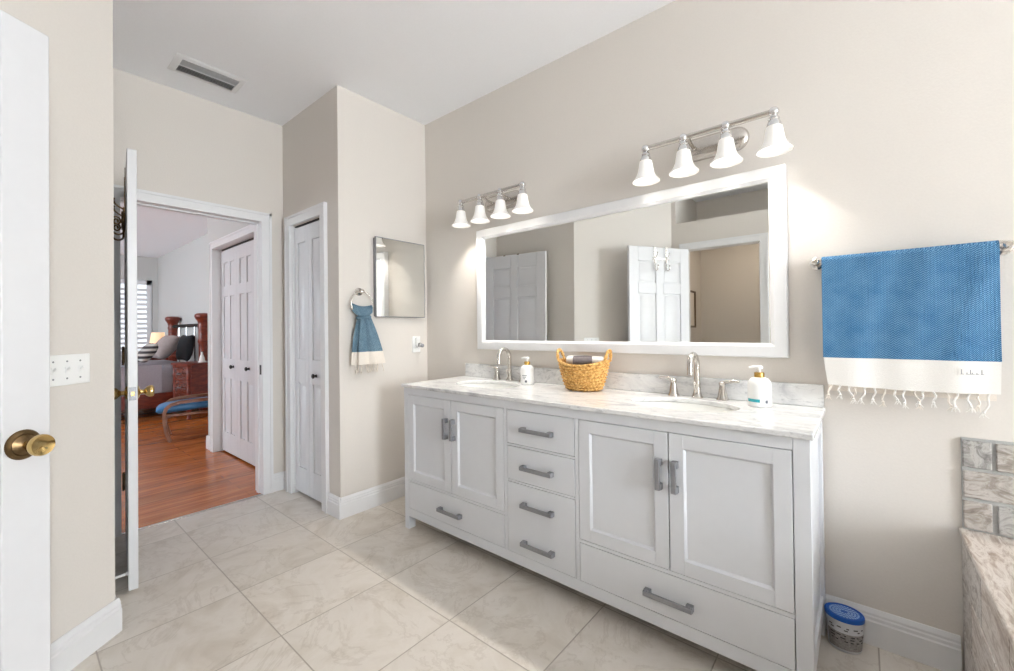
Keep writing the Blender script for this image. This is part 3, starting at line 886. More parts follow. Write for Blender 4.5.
# ------------------------------------------------------------------ countertop, basins, faucets
SL, SR, SY = -1.692, -0.58, 1.828
SA, SB = 0.212, 0.142
ct = thing('countertop', 'white marble countertop with grey veins on the vanity', 'countertop', (-1.116, 1.80, 0.84))
q = MB()
q.plate_hole(-2.12, -1.116, 1.533, 2.069, 0.84, 0.86, SL, SY, SA, SB, skip=('x1',))
q.plate_hole(-1.116, -0.112, 1.533, 2.069, 0.84, 0.86, SR, SY, SA, SB, skip=('x0',))
q.build('countertop_slab', 'marble', ct, 0.004, merge=True)
MB().box(-2.10, -0.116, 2.049, 2.069, 0.8602, 0.948).build('backsplash', 'marble', ct, 0.003)
def basin(x, label):
    t = thing('sink_basin', label, 'sink', (x, SY, 0.70), group='oval sinks in the vanity')
    q = MB()
    prof = [(1.075, 0.8395), (1.02, 0.8385), (1.0, 0.825), (0.965, 0.79), (0.87, 0.745), (0.66, 0.715), (0.35, 0.703), (0.12, 0.70)]
    back = [(0.12, 0.692), (0.36, 0.695), (0.68, 0.706), (0.90, 0.738), (1.0, 0.788), (1.035, 0.828), (1.075, 0.8365)]
    rs = [[(x + r * SA * math.cos(2 * PI * i / 56), SY + r * SB * math.sin(2 * PI * i / 56), z) for i in range(56)] for r, z in prof + back]
    q.rings(rs, loop=True)
    q.build('bowl', 'porcelain', t)
    MB().lathe([(0.004, 0.6985), (0.028, 0.6985), (0.028, 0.7015), (0.022, 0.7035), (0.014, 0.7025), (0.013, 0.706), (0.002, 0.707)], (x, SY, 0), 24).build('drain', 'chrome', t)
    return t
basin(SL, 'oval white sink nearest the closet, set in the marble top')
basin(SR, 'oval white sink nearest the bath towel, set in the marble top')

def faucet(x, label):
    y = 2.022; z = 0.8605
    t = thing('faucet', label, 'faucet', (x, y, z), group='widespread faucets')
    q = MB()
    q.lathe([(0.025, 0), (0.025, 0.004), (0.020, 0.010), (0.0155, 0.030), (0.0135, 0.055), (0.0150, 0.060), (0.0150, 0.066), (0.0125, 0.070)], (x, y, z), 24)
    pts = [(x, y, z + 0.068), (x, y, z + 0.10), (x, y, z + 0.145)] + [tuple(p) for p in arc((x, y - 0.050, z + 0.148), 0.050, 0, PI * 0.98, 14, (0, 1, 0), (0, 0, 1))][1:] + [(x, y - 0.101, z + 0.125), (x, y - 0.101, z + 0.112)]
    q.tube(pts, [0.0125] * 4 + [0.0118] * (len(pts) - 6) + [0.0118, 0.0125], 16)
    q.build('spout', 'nickel', t)
    MB().tube([(x, y - 0.012, z + 0.02), (x - 0.004, y - 0.022, z + 0.045), (x - 0.004, y - 0.022, z + 0.062)], 0.0035).sphere((x - 0.004, y - 0.022, z + 0.066), 0.007).build('lift_rod', 'nickel', t)
    for s in (-1, 1):
        hx = x + s * 0.105
        q = MB()
        q.lathe([(0.026, 0), (0.026, 0.004), (0.021, 0.012), (0.0145, 0.045), (0.012, 0.062), (0.014, 0.066), (0.014, 0.074), (0.009, 0.080)], (hx, y, z), 4 if False else 20)
        q.tube([(hx, y, z + 0.072), (hx + s * 0.02, y, z + 0.079), (hx + s * 0.045, y, z + 0.083), (hx + s * 0.068, y, z + 0.082)], [0.007, 0.0075, 0.0065, 0.0055], 12)
        q.build('tap_handle', 'nickel', t)
    return t
faucet(SL + 0.012, 'brushed nickel faucet at the sink nearest the closet')
faucet(SR + 0.005, 'brushed nickel faucet at the sink nearest the bath towel')

# ------------------------------------------------------------------ soap pumps and basket on the counter
def soap(x, y, label, rot, print_mat, H=0.104, r=0.036):
    z = 0.8605
    t = thing('soap_dispenser', label, 'soap dispenser', (x, y, z), rot, group='soap pumps on the counter')
    q = MB().lathe([(0.002, 0), (r - 0.004, 0), (r, 0.004), (r, H * 0.74), (r * 0.94, H * 0.86), (r * 0.72, H * 0.96), (r * 0.42, H)], (0, 0, 0), 32)
    q.build('bottle', 'plastic', t, local=True)
    MB().lathe([(r * 0.40, H), (r * 0.44, H + 0.001), (r * 0.44, H + 0.018), (r * 0.36, H + 0.020)], (0, 0, 0), 24).build('collar', 'gold', t, local=True)
    q = MB().lathe([(0.006, H + 0.018), (0.006, H + 0.032), (0.012, H + 0.034), (0.013, H + 0.041), (0.009, H + 0.046)], (0, 0, 0), 20)
    q.tube([(0, 0, H + 0.040), (-0.02, 0, H + 0.041), (-0.036, 0, H + 0.037)], [0.006, 0.005, 0.004], 10)
    q.build('pump', 'plastic', t, local=True)
    # printed marks wrapped on the bottle's front
    def patch(q, a0, a1, z0, z1):
        k = 10
        q.rings([[((r + e) * math.cos(a0 + (a1 - a0) * i / k), (r + e) * math.sin(a0 + (a1 - a0) * i / k), zz) for i in range(k + 1)] for e, zz in ((0.0006, z0), (0.0006, z1))], closed=False)
    q = MB()
    if print_mat == 'teal':
        patch(q, R(-165), R(-92), 0.020, 0.032)
        lb = q.build('print', 'teal', t, local=True)
        q = MB(); patch(q, R(-66), R(-52), 0.017, 0.030)
        q.build('emblem', 'ink', t, local=True)
    else:
        for k in range(3):
            patch(q, R(-110 + 6 * k), R(-66 - 8 * k), 0.052 - 0.009 * k, 0.055 - 0.009 * k)
        patch(q, R(-84), R(-66), 0.014, 0.026)
        q.build('print', 'ink', t, local=True)
    return t
soap(-1.488, 1.952, 'white pump bottle with gold collar beside the sink nearest the closet', R(10), 'ink', 0.112, 0.039)
soap(-0.316, 1.945, 'white pump bottle with teal stripe beside the sink nearest the bath towel', R(12), 'teal', 0.116, 0.0415)

BC = Vector((-1.110, 1.940, 0.8605))
bk = thing('wicker_basket', 'woven seagrass basket with two loop handles on the counter', 'basket', BC, R(6))
def basket_pt(u, v, e=0.0):
    """u around 0..1, v up 0..1"""
    a = 2 * PI * u
    ca, sa = math.cos(a), math.sin(a)
    rx = 0.086 + 0.050 * v ** 0.62
    ry = 0.066 + 0.038 * v ** 0.62
    zt = 0.137 + 0.022 * abs(ca) ** 2.5
    row = v * 9
    w = 0.0034 * math.cos(2 * PI * row) * -1 + 0.0036 * math.sin(2 * PI * (u * 30 + 0.5 * (int(row) % 2)))
    return ((rx + w + e) * ca, (ry + w + e) * sa, 0.001 + zt * v)
q = MB()
nu, nv = 136, 66
outer = [[basket_pt(i / nu, j / nv) for i in range(nu)] for j in range(nv + 1)]
inner = [[basket_pt(i / nu, j / nv, -0.010) for i in range(nu)] for j in range(nv, 3, -3)]
q.rings(outer + inner)
q.build('basket_body', 'basket', bk, local=True, smooth=2)
for s in (-1, 1):
    pts = []
    for k in range(15):
        b = PI * k / 14
        pts.append((s * (0.128 + 0.012 * math.sin(b)), 0.036 * math.cos(b), 0.150 + 0.056 * math.sin(b)))
    q = MB()
    for ph in (0, PI):
        q.tube([(p[0] + 0.004 * math.cos(k * 1.3 + ph), p[1], p[2] + 0.004 * math.sin(k * 1.3 + ph)) for k, p in enumerate(pts)], 0.0058, 8)
    q.build('loop_handle', 'basket', bk, local=True)
def rolled(name, label, c, L, r, rz, mat, tilt=0.0):
    q = MB()
    for k in range(2):
        pass
    prof_n = 40
    pts = []
    # spiral cross-section swept along the roll
    sec = []
    turns = 3.2
    for i in range(prof_n * 2 + 1):
        f = i / (prof_n * 2)
        a = f * turns * 2 * PI
        sec.append((r * (0.18 + 0.82 * f) * math.cos(a), r * (0.18 + 0.82 * f) * math.sin(a)))
    th = r * 0.2
    out = sec
    inn = [((1 - th / max(math.hypot(*p), th * 1.3)) * p[0], (1 - th / max(math.hypot(*p), th * 1.3)) * p[1]) for p in sec]
    ringp = out + inn[::-1]
    rs = []
    for k in range(9):
        e = -1 + 2 * k / 8
        sc = 1 - 0.10 * e ** 4
        rs.append([(e * L / 2, p[0] * sc, p[1] * sc) for p in ringp])
    vs = [[q.bm.verts.new(p) for p in rr] for rr in rs]
    nn = len(ringp)
    for a, b in zip(vs, vs[1:]):
        for i in range(nn):
            q.bm.faces.new((a[i], a[(i + 1) % nn], b[(i + 1) % nn], b[i]))
    for end in (vs[0], vs[-1]):
        for i in range(nn // 2 - 1):
            q.bm.faces.new((end[i], end[i + 1], end[nn - 2 - i], end[nn - 1 - i]))
    q.xf(Matrix.Rotation(tilt, 4, 'Y'))
    o = q.build(name, mat, smooth=1.2)
    o.location = c; o.rotation_euler = (0, 0, rz)
    return tag(o, label, 'towel')
rolled('rolled_towel', 'white rolled cloth at the basket end toward the closet', BC + Vector((-0.052, 0.016, 0.150)), 0.10, 0.028, R(10), 'cotton_white')
rolled('rolled_towel', 'grey brown rolled cloth lying in the middle of the basket', BC + Vector((0.014, -0.036, 0.156)), 0.095, 0.025, R(24), 'cloth_taupe')
rolled('rolled_towel', 'white rolled cloth at the basket end toward the bath towel', BC + Vector((0.056, 0.026, 0.148)), 0.085, 0.028, R(4), 'cotton_white')

# ------------------------------------------------------------------ big mirror
mi = thing('wall_mirror', 'wide white framed mirror above the vanity', 'mirror', (-1.1035, YV - 0.002, 1.05))
MX0, MX1, MZ0, MZ1 = -1.962, -0.227, 1.050, 1.837
fwid = 0.060
q = MB()
A = lambda e, y: [(MX0 + e, y, MZ0 + e), (MX1 - e, y, MZ0 + e), (MX1 - e, y, MZ1 - e), (MX0 + e, y, MZ1 - e)]
# frame profile swept round the mirror
q.rings([A(0, YV - 0.002), A(0, YV - 0.038), A(0.004, YV - 0.044), A(0.010, YV - 0.045), A(fwid * 0.78, YV - 0.045), A(fwid * 0.84, YV - 0.042), A(fwid, YV - 0.037), A(fwid, YV - 0.004)], cap0=False, cap1=False)
q.bm.faces.ensure_lookup_table()
fr = q.build('mirror_frame', 'trim', mi, smooth=0.3)
e = 0.035
q = MB().box(MX0 + e, MX1 - e, YV - 0.028, YV - 0.024, MZ0 + e, MZ1 - e)
# the glass leans a fraction of a degree inside its frame
piv = Vector((0, YV - 0.026, (MZ0 + MZ1) / 2))
q.xf(Matrix.Translation(piv) @ Matrix.Rotation(R(-0.40), 4, 'X') @ Matrix.Translation(-piv))
tag(q.build('mirror_glass', 'mirror', mi), 'silvered mirror glass')

# ------------------------------------------------------------------ vanity lights
def vanity_light(cx, label):
    t = thing('vanity_light', label, 'wall lamp', (cx, YV, 2.0), group='four shade bar lights over the mirror')
    y1 = 1.937; zb = 2.018
    q = MB()
    L, hh = 0.15, 0.052
    def stad(k, y):
        pts = []
        for s in (1, -1):
            for i in range(13):
                a = -PI / 2 + PI * i / 12
                pts.append((cx + s * (L - hh) + s * k * hh * math.cos(a), y, 2.0 + s * k * hh * math.sin(a)))
        return pts
    q.rings([stad(1, YV - 0.0005), stad(1, YV - 0.010), stad(0.93, YV - 0.016), stad(0.90, YV - 0.018), stad(0.72, YV - 0.026), stad(0.6, YV - 0.028)])
    q.build('backplate', 'nickel', t, smooth=0.5)
    q = MB()
    q.cyl((cx - 0.256, y1, zb), (cx + 0.256, y1, zb), 0.0115, n=16)
    for s in (-1, 1):
        q.tube([(cx + s * 0.07, YV - 0.024, 2.0), (cx + s * 0.07, YV - 0.08, 2.004), (cx + s * 0.07, y1 + 0.02, 2.018), (cx + s * 0.07, y1, zb)], 0.008, 12)
        q.sphere((cx + s * 0.07, YV - 0.03, 2.0), 0.010)
    q.build('crossbar', 'nickel', t)
    for k in range(4):
        x = cx + (k - 1.5) * 0.171
        q = MB()
        q.sphere((x, y1, zb), 0.019)
        q.lathe([(0.010, -0.012), (0.013, -0.016), (0.019, -0.024), (0.021, -0.030), (0.0185, -0.034), (0.0225, -0.040), (0.025, -0.048), (0.0255, -0.058), (0.020, -0.059)], (x, y1, zb), 24)
        so = q.build('lamp_socket', 'chrome', t)
        prof = [(0.022, -0.056), (0.0275, -0.060), (0.030, -0.070), (0.0330, -0.090), (0.0365, -0.110), (0.042, -0.126), (0.050, -0.139), (0.0615, -0.152), (0.0620, -0.155), (0.0585, -0.1535), (0.047, -0.139), (0.039, -0.126), (0.0335, -0.110), (0.030, -0.090), (0.027, -0.070), (0.020, -0.062)]
        q = MB()
        nn = 48
        rs = [[(x + r * (1 + 0.012 * math.cos(12 * 2 * PI * i / nn)) * math.cos(2 * PI * i / nn), y1 + r * (1 + 0.012 * math.cos(12 * 2 * PI * i / nn)) * math.sin(2 * PI * i / nn), zb + h) for i in range(nn)] for r, h in prof]
        q.rings(rs, cap0=False, cap1=False)
        tag(q.build('lamp_shade', 'shade', so, smooth=1.2), 'fluted frosted glass bell shade')
        q = MB().lathe([(0.010, -0.060), (0.012, -0.072), (0.019, -0.092), (0.0235, -0.112), (0.022, -0.127), (0.014, -0.136), (0.001, -0.139)], (x, y1, zb), 20)
        q.build('bulb', 'bulb', so)
        ld = bpy.data.lights.new('bulb_light', 'SPOT')
        ld.energy = BULB_W
        ld.color = (1.0, 0.95, 0.88)
        ld.spot_size = R(104); ld.spot_blend = 0.7
        ld.shadow_soft_size = 0.022
        lo = link(bpy.data.objects.new('bulb_light', ld))
        lo.parent = t
        lo.location = (x - cx, y1 - YV, zb - 0.150 - 2.0)
    return t
vanity_light(-0.507, 'four shade nickel wall lamp above the bath towel end of the mirror')
vanity_light(-1.752, 'four shade nickel wall lamp above the closet end of the mirror')

# ------------------------------------------------------------------ bath towel on its bar
TB_Y, TB_Z = 1.998, 1.424
tb = thing('towel_bar', 'brushed nickel towel bar on the wall beside the vanity', 'towel bar', (0.11, YV, TB_Z))
MB().cyl((-0.131, TB_Y, TB_Z), (0.352, TB_Y, TB_Z), 0.007).build('bar', 'nickel', tb)
for x in (-0.131, 0.352):
    q = MB().lathe([(0.024, 0), (0.024, 0.006), (0.017, 0.011), (0.010, 0.02), (0.010, 0.062), (0.0125, 0.066), (0.0125, 0.082), (0.007, 0.087)], (x, YV - 0.0005, TB_Z), 24, axis=(0, -1, 0))
    q.build('bracket', 'nickel', tb)
bt = thing('bath_towel', 'blue woven towel with white fringed border folded over the bar', 'towel', (0.11, TB_Y, TB_Z))
TX0, TX1 = -0.112, 0.331
def towel_f(x0, x1, za, zb_, back):
    def f(u, v):
        x = x0 + (x1 - x0) * u
        z = za + (zb_ - za) * v
        wv = 0.004 * math.sin(9 * u + 1.0) * (0.3 + v) + 0.003 * math.sin(21 * u + 4 * v)
        x += 0.006 * v * math.sin(PI * u * 3) * 0.3
        y = (TB_Y + 0.0125 if back else TB_Y - 0.0135) + (0.4 * wv if back else -wv) - (0.0 if back else 0.004 * v)
        return (x, y, z), (0, 1, 0)
    return f
ZB1 = 1.061
q = MB()
q.sheet(towel_f(TX0, TX1, TB_Z, ZB1, False), 44, 30, 0.007)
def over(u, v):
    a = PI * v
    x = TX0 + (TX1 - TX0) * u
    return (x, TB_Y - 0.0135 * math.cos(a), TB_Z + 0.0125 * math.sin(a)), (0, -math.cos(a), math.sin(a))
q.sheet(over, 44, 8, 0.007)
q.sheet(towel_f(TX0 + 0.004, TX1 - 0.004, TB_Z, 1.02, True), 44, 20, 0.007)
q.build('towel_cloth', 'towel', bt, smooth=1.0)
q = MB()
def band(u, v):
    x = TX0 + 0.001 + (TX1 - TX0 - 0.002) * u + 0.012 * v * (1 - 2 * u) * (1 if u < 0.5 else 0.2)
    z = ZB1 - (0.100 + 0.006 * math.sin(3 * u)) * v
    wv = 0.004 * math.sin(9 * u + 1.0) * 1.3 + 0.003 * math.sin(21 * u + 4)
    return (x, TB_Y - 0.0135 - wv - 0.004, z), (0, 1, 0)
q.sheet(band, 44, 8, 0.006)
q.build('white_border', 'cotton_white', bt, smooth=1.0)
q = MB()
def band2(u, v):
    x = TX0 + 0.012 + (TX1 - TX0 - 0.02) * u
    return (x, TB_Y + 0.0125 + 0.002 * math.sin(9 * u), 1.0195 - 0.085 * v), (0, 1, 0)
q.sheet(band2, 30, 6, 0.005)
q.build('back_border', 'cotton_cream', bt, smooth=1.0)
for k in range(17):
    u = (k + 0.35) / 17
    x = TX0 + 0.014 + (TX1 - TX0 - 0.022) * u
    yy = TB_Y - 0.0175 - 0.004 * math.sin(9 * u + 1.0) * 1.3 - 0.003 * math.sin(21 * u + 4)
    z0 = ZB1 - 0.098 - 0.006 * math.sin(3 * u)
    L = 0.036 + 0.018 * rng.random() + (0.02 if k == 16 else 0)
    dx = rng.uniform(-0.014, 0.014)
    q = MB()
    mid = []
    for j in range(9):
        f = j / 8
        mid.append((x + dx * f + 0.003 * math.sin(f * 7 + k), yy + 0.002 * math.sin(f * 9), z0 - L * f))
    q.tube(mid, [0.0028 + 0.0006 * math.sin(j * 2.6) for j in range(9)], 7)
    ex, ey, ez = mid[-1]
    q.sphere((ex, ey, ez), 0.0042, n=8, m_=6)
    for s in (-1, 0, 1):
        q.tube([(ex, ey, ez), (ex + s * 0.005 + rng.uniform(-0.003, 0.003), ey - 0.001, ez - 0.009), (ex + s * 0.008 + rng.uniform(-0.004, 0.004), ey, ez - 0.017)], [0.002, 0.0016, 0.001], 5)
    q.build('tassel', 'cotton_white' if k % 3 else 'cotton_cream', bt)
# stitched patch on the border
u = 0.80
def patch_f(u, v):
    x = 0.236 + 0.060 * u
    uu = (x - TX0) / (TX1 - TX0)
    wv = 0.004 * math.sin(9 * uu + 1.0) * 1.3 + 0.003 * math.sin(21 * uu + 4)
    return (x, TB_Y - 0.0135 - wv - 0.0080, 1.040 - 0.026 * v), (0, 1, 0)
lb = MB().sheet(patch_f, 8, 3, 0.0012).build('sewn_label', 'cotton_white', bt)
q = MB()
for xx, hh in ((0.242, 0.016), (0.254, 0.006), (0.262, 0.015), (0.266, 0.006), (0.276, 0.005), (0.287, 0.015)):
    uu = (xx - TX0) / (TX1 - TX0)
    y = TB_Y - 0.0135 - 0.004 * math.sin(9 * uu + 1.0) * 1.3 - 0.003 * math.sin(21 * uu + 4) - 0.0088
    q.box(xx, xx + 0.002, y - 0.0004, y, 1.019, 1.019 + hh)
    q.box(xx - 0.002, xx + 0.006, y - 0.0004, y, 1.019, 1.0205)
q.build('label_marks', 'ink_pale', lb)

# ------------------------------------------------------------------ towel ring and hand towel
RY, RZ, RX = 1.500, 1.358, XT + 0.045
tr = thing('towel_ring', 'nickel towel ring on the wall beside the small mirror', 'towel ring', (XT, RY, RZ))
q = MB().lathe([(0.026, 0), (0.026, 0.007), (0.017, 0.012), (0.010, 0.02), (0.009, 0.034), (0.013, 0.038), (0.013, 0.052), (0.007, 0.056)], (XT + 0.0005, RY, RZ + 0.079), 24, axis=(1, 0, 0))
q.build('bracket', 'nickel', tr)
MB().tube([(RX, RY + 0.077 * math.sin(2 * PI * k / 40), RZ + 0.077 * math.cos(2 * PI * k / 40)) for k in range(40)], 0.0042, 10, loop=True).build('ring', 'nickel', tr)
ht = thing('hand_towel', 'small blue and white fringed towel knotted through the ring', 'towel', (RX, RY, RZ))
def fold_ring(cy, cz, wy, wx, n=64, amp=0.16, k=7, ph=0.0, skew=0.0):
    out = []
    for i in range(n):
        a = 2 * PI * i / n
        f = 1 + amp * math.sin(k * a + ph) + amp * 0.4 * math.sin((k + 4) * a + 2 * ph)
        out.append((RX + 0.004 + wx * f * math.cos(a), cy + wy * f * math.sin(a), cz + skew * math.sin(a)))
    return out
# body: gathered at the knot, spreading below, with folds
lev = [(1.280, 0.034, 0.022), (1.262, 0.040, 0.023), (1.235, 0.047, 0.025), (1.200, 0.056, 0.027), (1.160, 0.065, 0.029), (1.120, 0.072, 0.030), (1.080, 0.078, 0.030), (1.045, 0.083, 0.030)]
cyf = lambda z: RY + 0.010 + (1.29 - z) * 0.10
MB().rings([fold_ring(cyf(z), z, wy, wx, amp=0.18 + 0.35 * (1.29 - z), k=6) for z, wy, wx in lev]).build('towel_cloth', 'towel_small', ht, smooth=1.4)
lev2 = [(1.0449, 0.083, 0.030), (1.02, 0.085, 0.030), (0.99, 0.088, 0.030), (0.962, 0.090, 0.029)]
MB().rings([fold_ring(cyf(z), z, wy, wx, amp=0.18 + 0.35 * (1.29 - z), k=6) for z, wy, wx in lev2]).build('white_border', 'cotton_cream', ht, smooth=1.4)
# wrap through the ring
q = MB()
wr = []
for k in range(13):
    f = k / 12
    y = RY - 0.068 + 0.136 * f
    wr.append((y, 0.036 - 0.010 * abs(2 * f - 1) ** 2))
rs = []
for y, hz in wr:
    f = (y - RY) / 0.068
    zc = 1.304 + 0.024 * f * f - 0.004 * f
    rs.append([(RX + 0.001 + 0.026 * (1 - 0.45 * f * f) * math.cos(2 * PI * i / 28) * (1 + 0.1 * math.sin(5 * 2 * PI * i / 28)), y, zc + hz * math.sin(2 * PI * i / 28) * (1 + 0.08 * math.sin(4 * 2 * PI * i / 28))) for i in range(28)])
q.rings(rs)
q.build('wrapped_fold', 'towel_small', ht, smooth=1.4)
MB().tube([(RX + 0.004 + 0.028 * math.cos(2 * PI * k / 28), RY + 0.008 + 0.042 * math.sin(2 * PI * k / 28), 1.268 + 0.004 * math.sin(2 * PI * k / 28)) for k in range(28)], [0.010 + 0.0015 * math.sin(k * 1.9) for k in range(28)], 10, loop=True).build('knot', 'towel_small', ht)
fr = fold_ring(cyf(0.962), 0.963, 0.082, 0.027, n=15, amp=0.2, k=7)
for k, p in enumerate(fr):
    q = MB()
    L = 0.036 + 0.014 * rng.random()
    dy = rng.uniform(-0.012, 0.012)
    pts = [(p[0] + 0.002 * math.sin(j + k), p[1] + dy * j / 6, p[2] - L * j / 6) for j in range(7)]
    q.tube(pts, [0.003 + 0.0006 * math.sin(j * 2.5) for j in range(7)], 6)
    q.sphere(pts[-1], 0.0045, n=8, m_=6)
    for s in (-1, 1):
        q.tube([pts[-1], (pts[-1][0], pts[-1][1] + s * 0.006, pts[-1][2] - 0.014)], [0.002, 0.001], 5)
    q.build('tassel', 'cotton_cream', ht)

# ------------------------------------------------------------------ small mirrored cabinet, outlet, switches, vent
mc = thing('medicine_cabinet', 'small square mirrored cabinet on the towel ring wall', 'mirror', (XT, 1.815, 1.272))
y0, y1, z0, z1 = 1.607, 2.022, 1.272, 1.816
q = MB().box(XT + 0.0005, XT + 0.026, y0 + 0.006, y1 - 0.006, z0 + 0.006, z1 - 0.006)
q.build('cabinet_body', 'pull', mc)
q = MB()
A = lambda e, x: [(x, y0 + e, z0 + e), (x, y1 - e, z0 + e), (x, y1 - e, z1 - e), (x, y0 + e, z1 - e)]
q.rings([A(0, XT + 0.0265), A(0, XT + 0.037), A(0.002, XT + 0.039), A(0.005, XT + 0.039), A(0.006, XT + 0.037), A(0.006, XT + 0.030)], cap0=True, cap1=False)
q.build('door_frame', 'pull', mc)
MB().box(XT + 0.034, XT + 0.038, y0 + 0.005, y1 - 0.005, z0 + 0.005, z1 - 0.005).build('mirror_glass', 'mirror', mc)

oc = (1.965, 1.076)
ol = thing('wall_outlet', 'white outlet plate below the small mirror', 'outlet', (XT, oc[0], oc[1]))
MB().box(XT + 0.0004, XT + 0.006, oc[0] - 0.036, oc[0] + 0.036, oc[1] - 0.059, oc[1] + 0.059).build('cover_plate', 'plastic', ol, 0.003)
q = MB()
for dz in (-0.02, 0.02):
    q.lathe([(0.016, 0.0062), (0.016, 0.0075), (0.001, 0.0076)], (XT, oc[0], oc[1] + dz), 20, axis=(1, 0, 0))
q.build('socket', 'plastic', ol)
q = MB()
for s in (-1, 1):
    q.box(XT + 0.0076, XT + 0.0079, oc[0] + s * 0.006 - 0.001, oc[0] + s * 0.006 + 0.001, oc[1] - 0.024, oc[1] - 0.016)
q.build('slot', 'grey_slot', ol)
fr_ = thing('air_freshener', 'white and clear plug-in air freshener in the outlet', 'air freshener', (XT + 0.0078, oc[0], oc[1] + 0.02))
MB().box(XT + 0.0080, XT + 0.028, oc[0] - 0.019, oc[0] + 0.019, oc[1] - 0.012, oc[1] + 0.05).build('plug_body', 'plastic', fr_, 0.006, seg=3)
q = MB().lathe([(0.006, 0.0), (0.013, 0.002), (0.016, 0.010), (0.016, 0.020), (0.011, 0.028), (0.0115, 0.034)], (XT + 0.028, oc[0] + 0.004, oc[1] - 0.002), 20, axis=(1, 0, -0.15))
mtg, ntg, bg_ = newmat('clear_vial'); bg_.inputs['Transmission Weight'].default_value = 0.9; bg_.inputs['Roughness'].default_value = 0.08; bg_.inputs['Base Color'].default_value = (0.85, 0.87, 0.88, 1)
q.build('vial', mtg, fr_)
MB().lathe([(0.0125, 0.034), (0.0135, 0.036), (0.0135, 0.046), (0.010, 0.048)], (XT + 0.028, oc[0] + 0.004, oc[1] - 0.002), 20, axis=(1, 0, -0.15)).build('vial_cap', 'pull', fr_)

# triple switch on the slanting wall (local x along the wall, -y out of the wall)
d = Vector((0.64, -0.77, 0)).normalized()
sc_ = Vector((-2.209, 0.204, 1.055)) + d * 0.0825 + Vector((nx, ny, 0)).normalized() * 0.0004
sw = thing('light_switch', 'white triple light switch plate on the slanting wall', 'light switch', sc_, math.atan2(d.y, d.x) + PI)
# local +y is out of the wall after this rotation when d points towards -x
n_out = Vector((nx, ny, 0)).normalized()
ly = Matrix.Rotation(sw.rotation_euler.z, 4, 'Z') @ Vector((0, 1, 0))
so = 1 if ly.dot(n_out) > 0 else -1
MB().box(-0.0825, 0.0825, *sorted((0, so * 0.006)), -0.054, 0.054).build('cover_plate', 'plastic', sw, 0.003, local=True)
for k in (-1, 0, 1):
    x = k * 0.046
    q = MB().box(x - 0.0055, x + 0.0055, *sorted((so * 0.0055, so * 0.008)), -0.012, 0.012)
    q.prism([(x - 0.004, so * 0.007, -0.004), (x + 0.004, so * 0.007, -0.004), (x + 0.003, so * 0.018, 0.006), (x - 0.003, so * 0.018, 0.006)], (0, 0, 0), (0, 0, 0.007))
    q.build('toggle', 'plastic', sw, local=True)
    for dz in (-0.03, 0.03):
        MB().lathe([(0.0032, 0.0055), (0.0032, 0.0068), (0.0005, 0.0072)], (x, 0, dz), 12, axis=(0, so, 0)).build('screw', 'pull', sw, local=True)
bpy.context.view_layer.update()

# ceiling vent
vt = thing('ceiling_vent', 'white metal air vent in the ceiling near the doorway', 'vent', (-3.005, 0.80, CZ))
X0, X1, Y0, Y1 = -3.118, -2.898, 0.622, 0.978
q = MB()
A = lambda e, z: [(X0 + e, Y0 + e, z), (X1 - e, Y0 + e, z), (X1 - e, Y1 - e, z), (X0 + e, Y1 - e, z)]
q.rings([A(0, CZ - 0.0005), A(0.004, CZ - 0.005), A(0.024, CZ - 0.011), A(0.034, CZ - 0.011), A(0.034, CZ - 0.0005)], cap0=False, cap1=False)
q.build('vent_frame', 'trim', vt)
MB().box(X0 + 0.0345, X1 - 0.0345, Y0 + 0.0345, Y1 - 0.0345, CZ - 0.0025, CZ - 0.0005).build('duct_shade_plate', 'duct_grey', vt)  # flat plate; the shade inside the duct is put into its grey
for k in range(10):
    xx = X0 + 0.044 + k * (X1 - X0 - 0.088) / 9
    s = 1 if k < 5 else -1
    q = MB().prism([(xx - 0.006, 0, CZ - 0.003), (xx - 0.005, 0, CZ - 0.0035), (xx + s * 0.004 + 0.001, 0, CZ - 0.0125), (xx + s * 0.004, 0, CZ - 0.0125)], (0, Y0 + 0.0345, 0), (0, Y1 - 0.0345, 0))
    q.build('louver', 'vent_grey', vt)
MB().box(-3.010, -3.006 + 0.004, Y0 + 0.0345, Y1 - 0.0345, CZ - 0.011, CZ - 0.003).build('center_rib', 'trim', vt)

# ------------------------------------------------------------------ tub deck, stone splash, bathtub
DX, DY0, DZ = 0.247, 0.42, 0.495
td = thing('tub_deck', 'stone tiled platform around the bathtub', 'tub surround', (1.0, 1.2, 0))
MB().plate_hole(DX - 0.006, 1.90, DY0 - 0.006, YV - 0.001, DZ - 0.018, DZ, 1.02, 1.30, 0.60, 0.63, ex=3.2).build('deck_top', 'deck', td, 0.003, merge=True)
def tile_wall(q, u0, u1, z0, z1, rowh, widths, place, gap=0.006, seed=1):
    r = random.Random(seed)
    z = z0; row = 0
    while z < z1 - 0.01:
        zt = min(z + rowh, z1)
        u = u0 - (0 if row % 2 else 0.5 * widths[0])
        while u < u1 - 0.004:
            w = r.choice(widths)
            a, b = max(u, u0), min(u + w, u1)
            if b - a > 0.012:
                place(q, a + gap / 2, b - gap / 2, z + gap / 2, zt - gap / 2, r)
            u += w
        z += rowh; row += 1
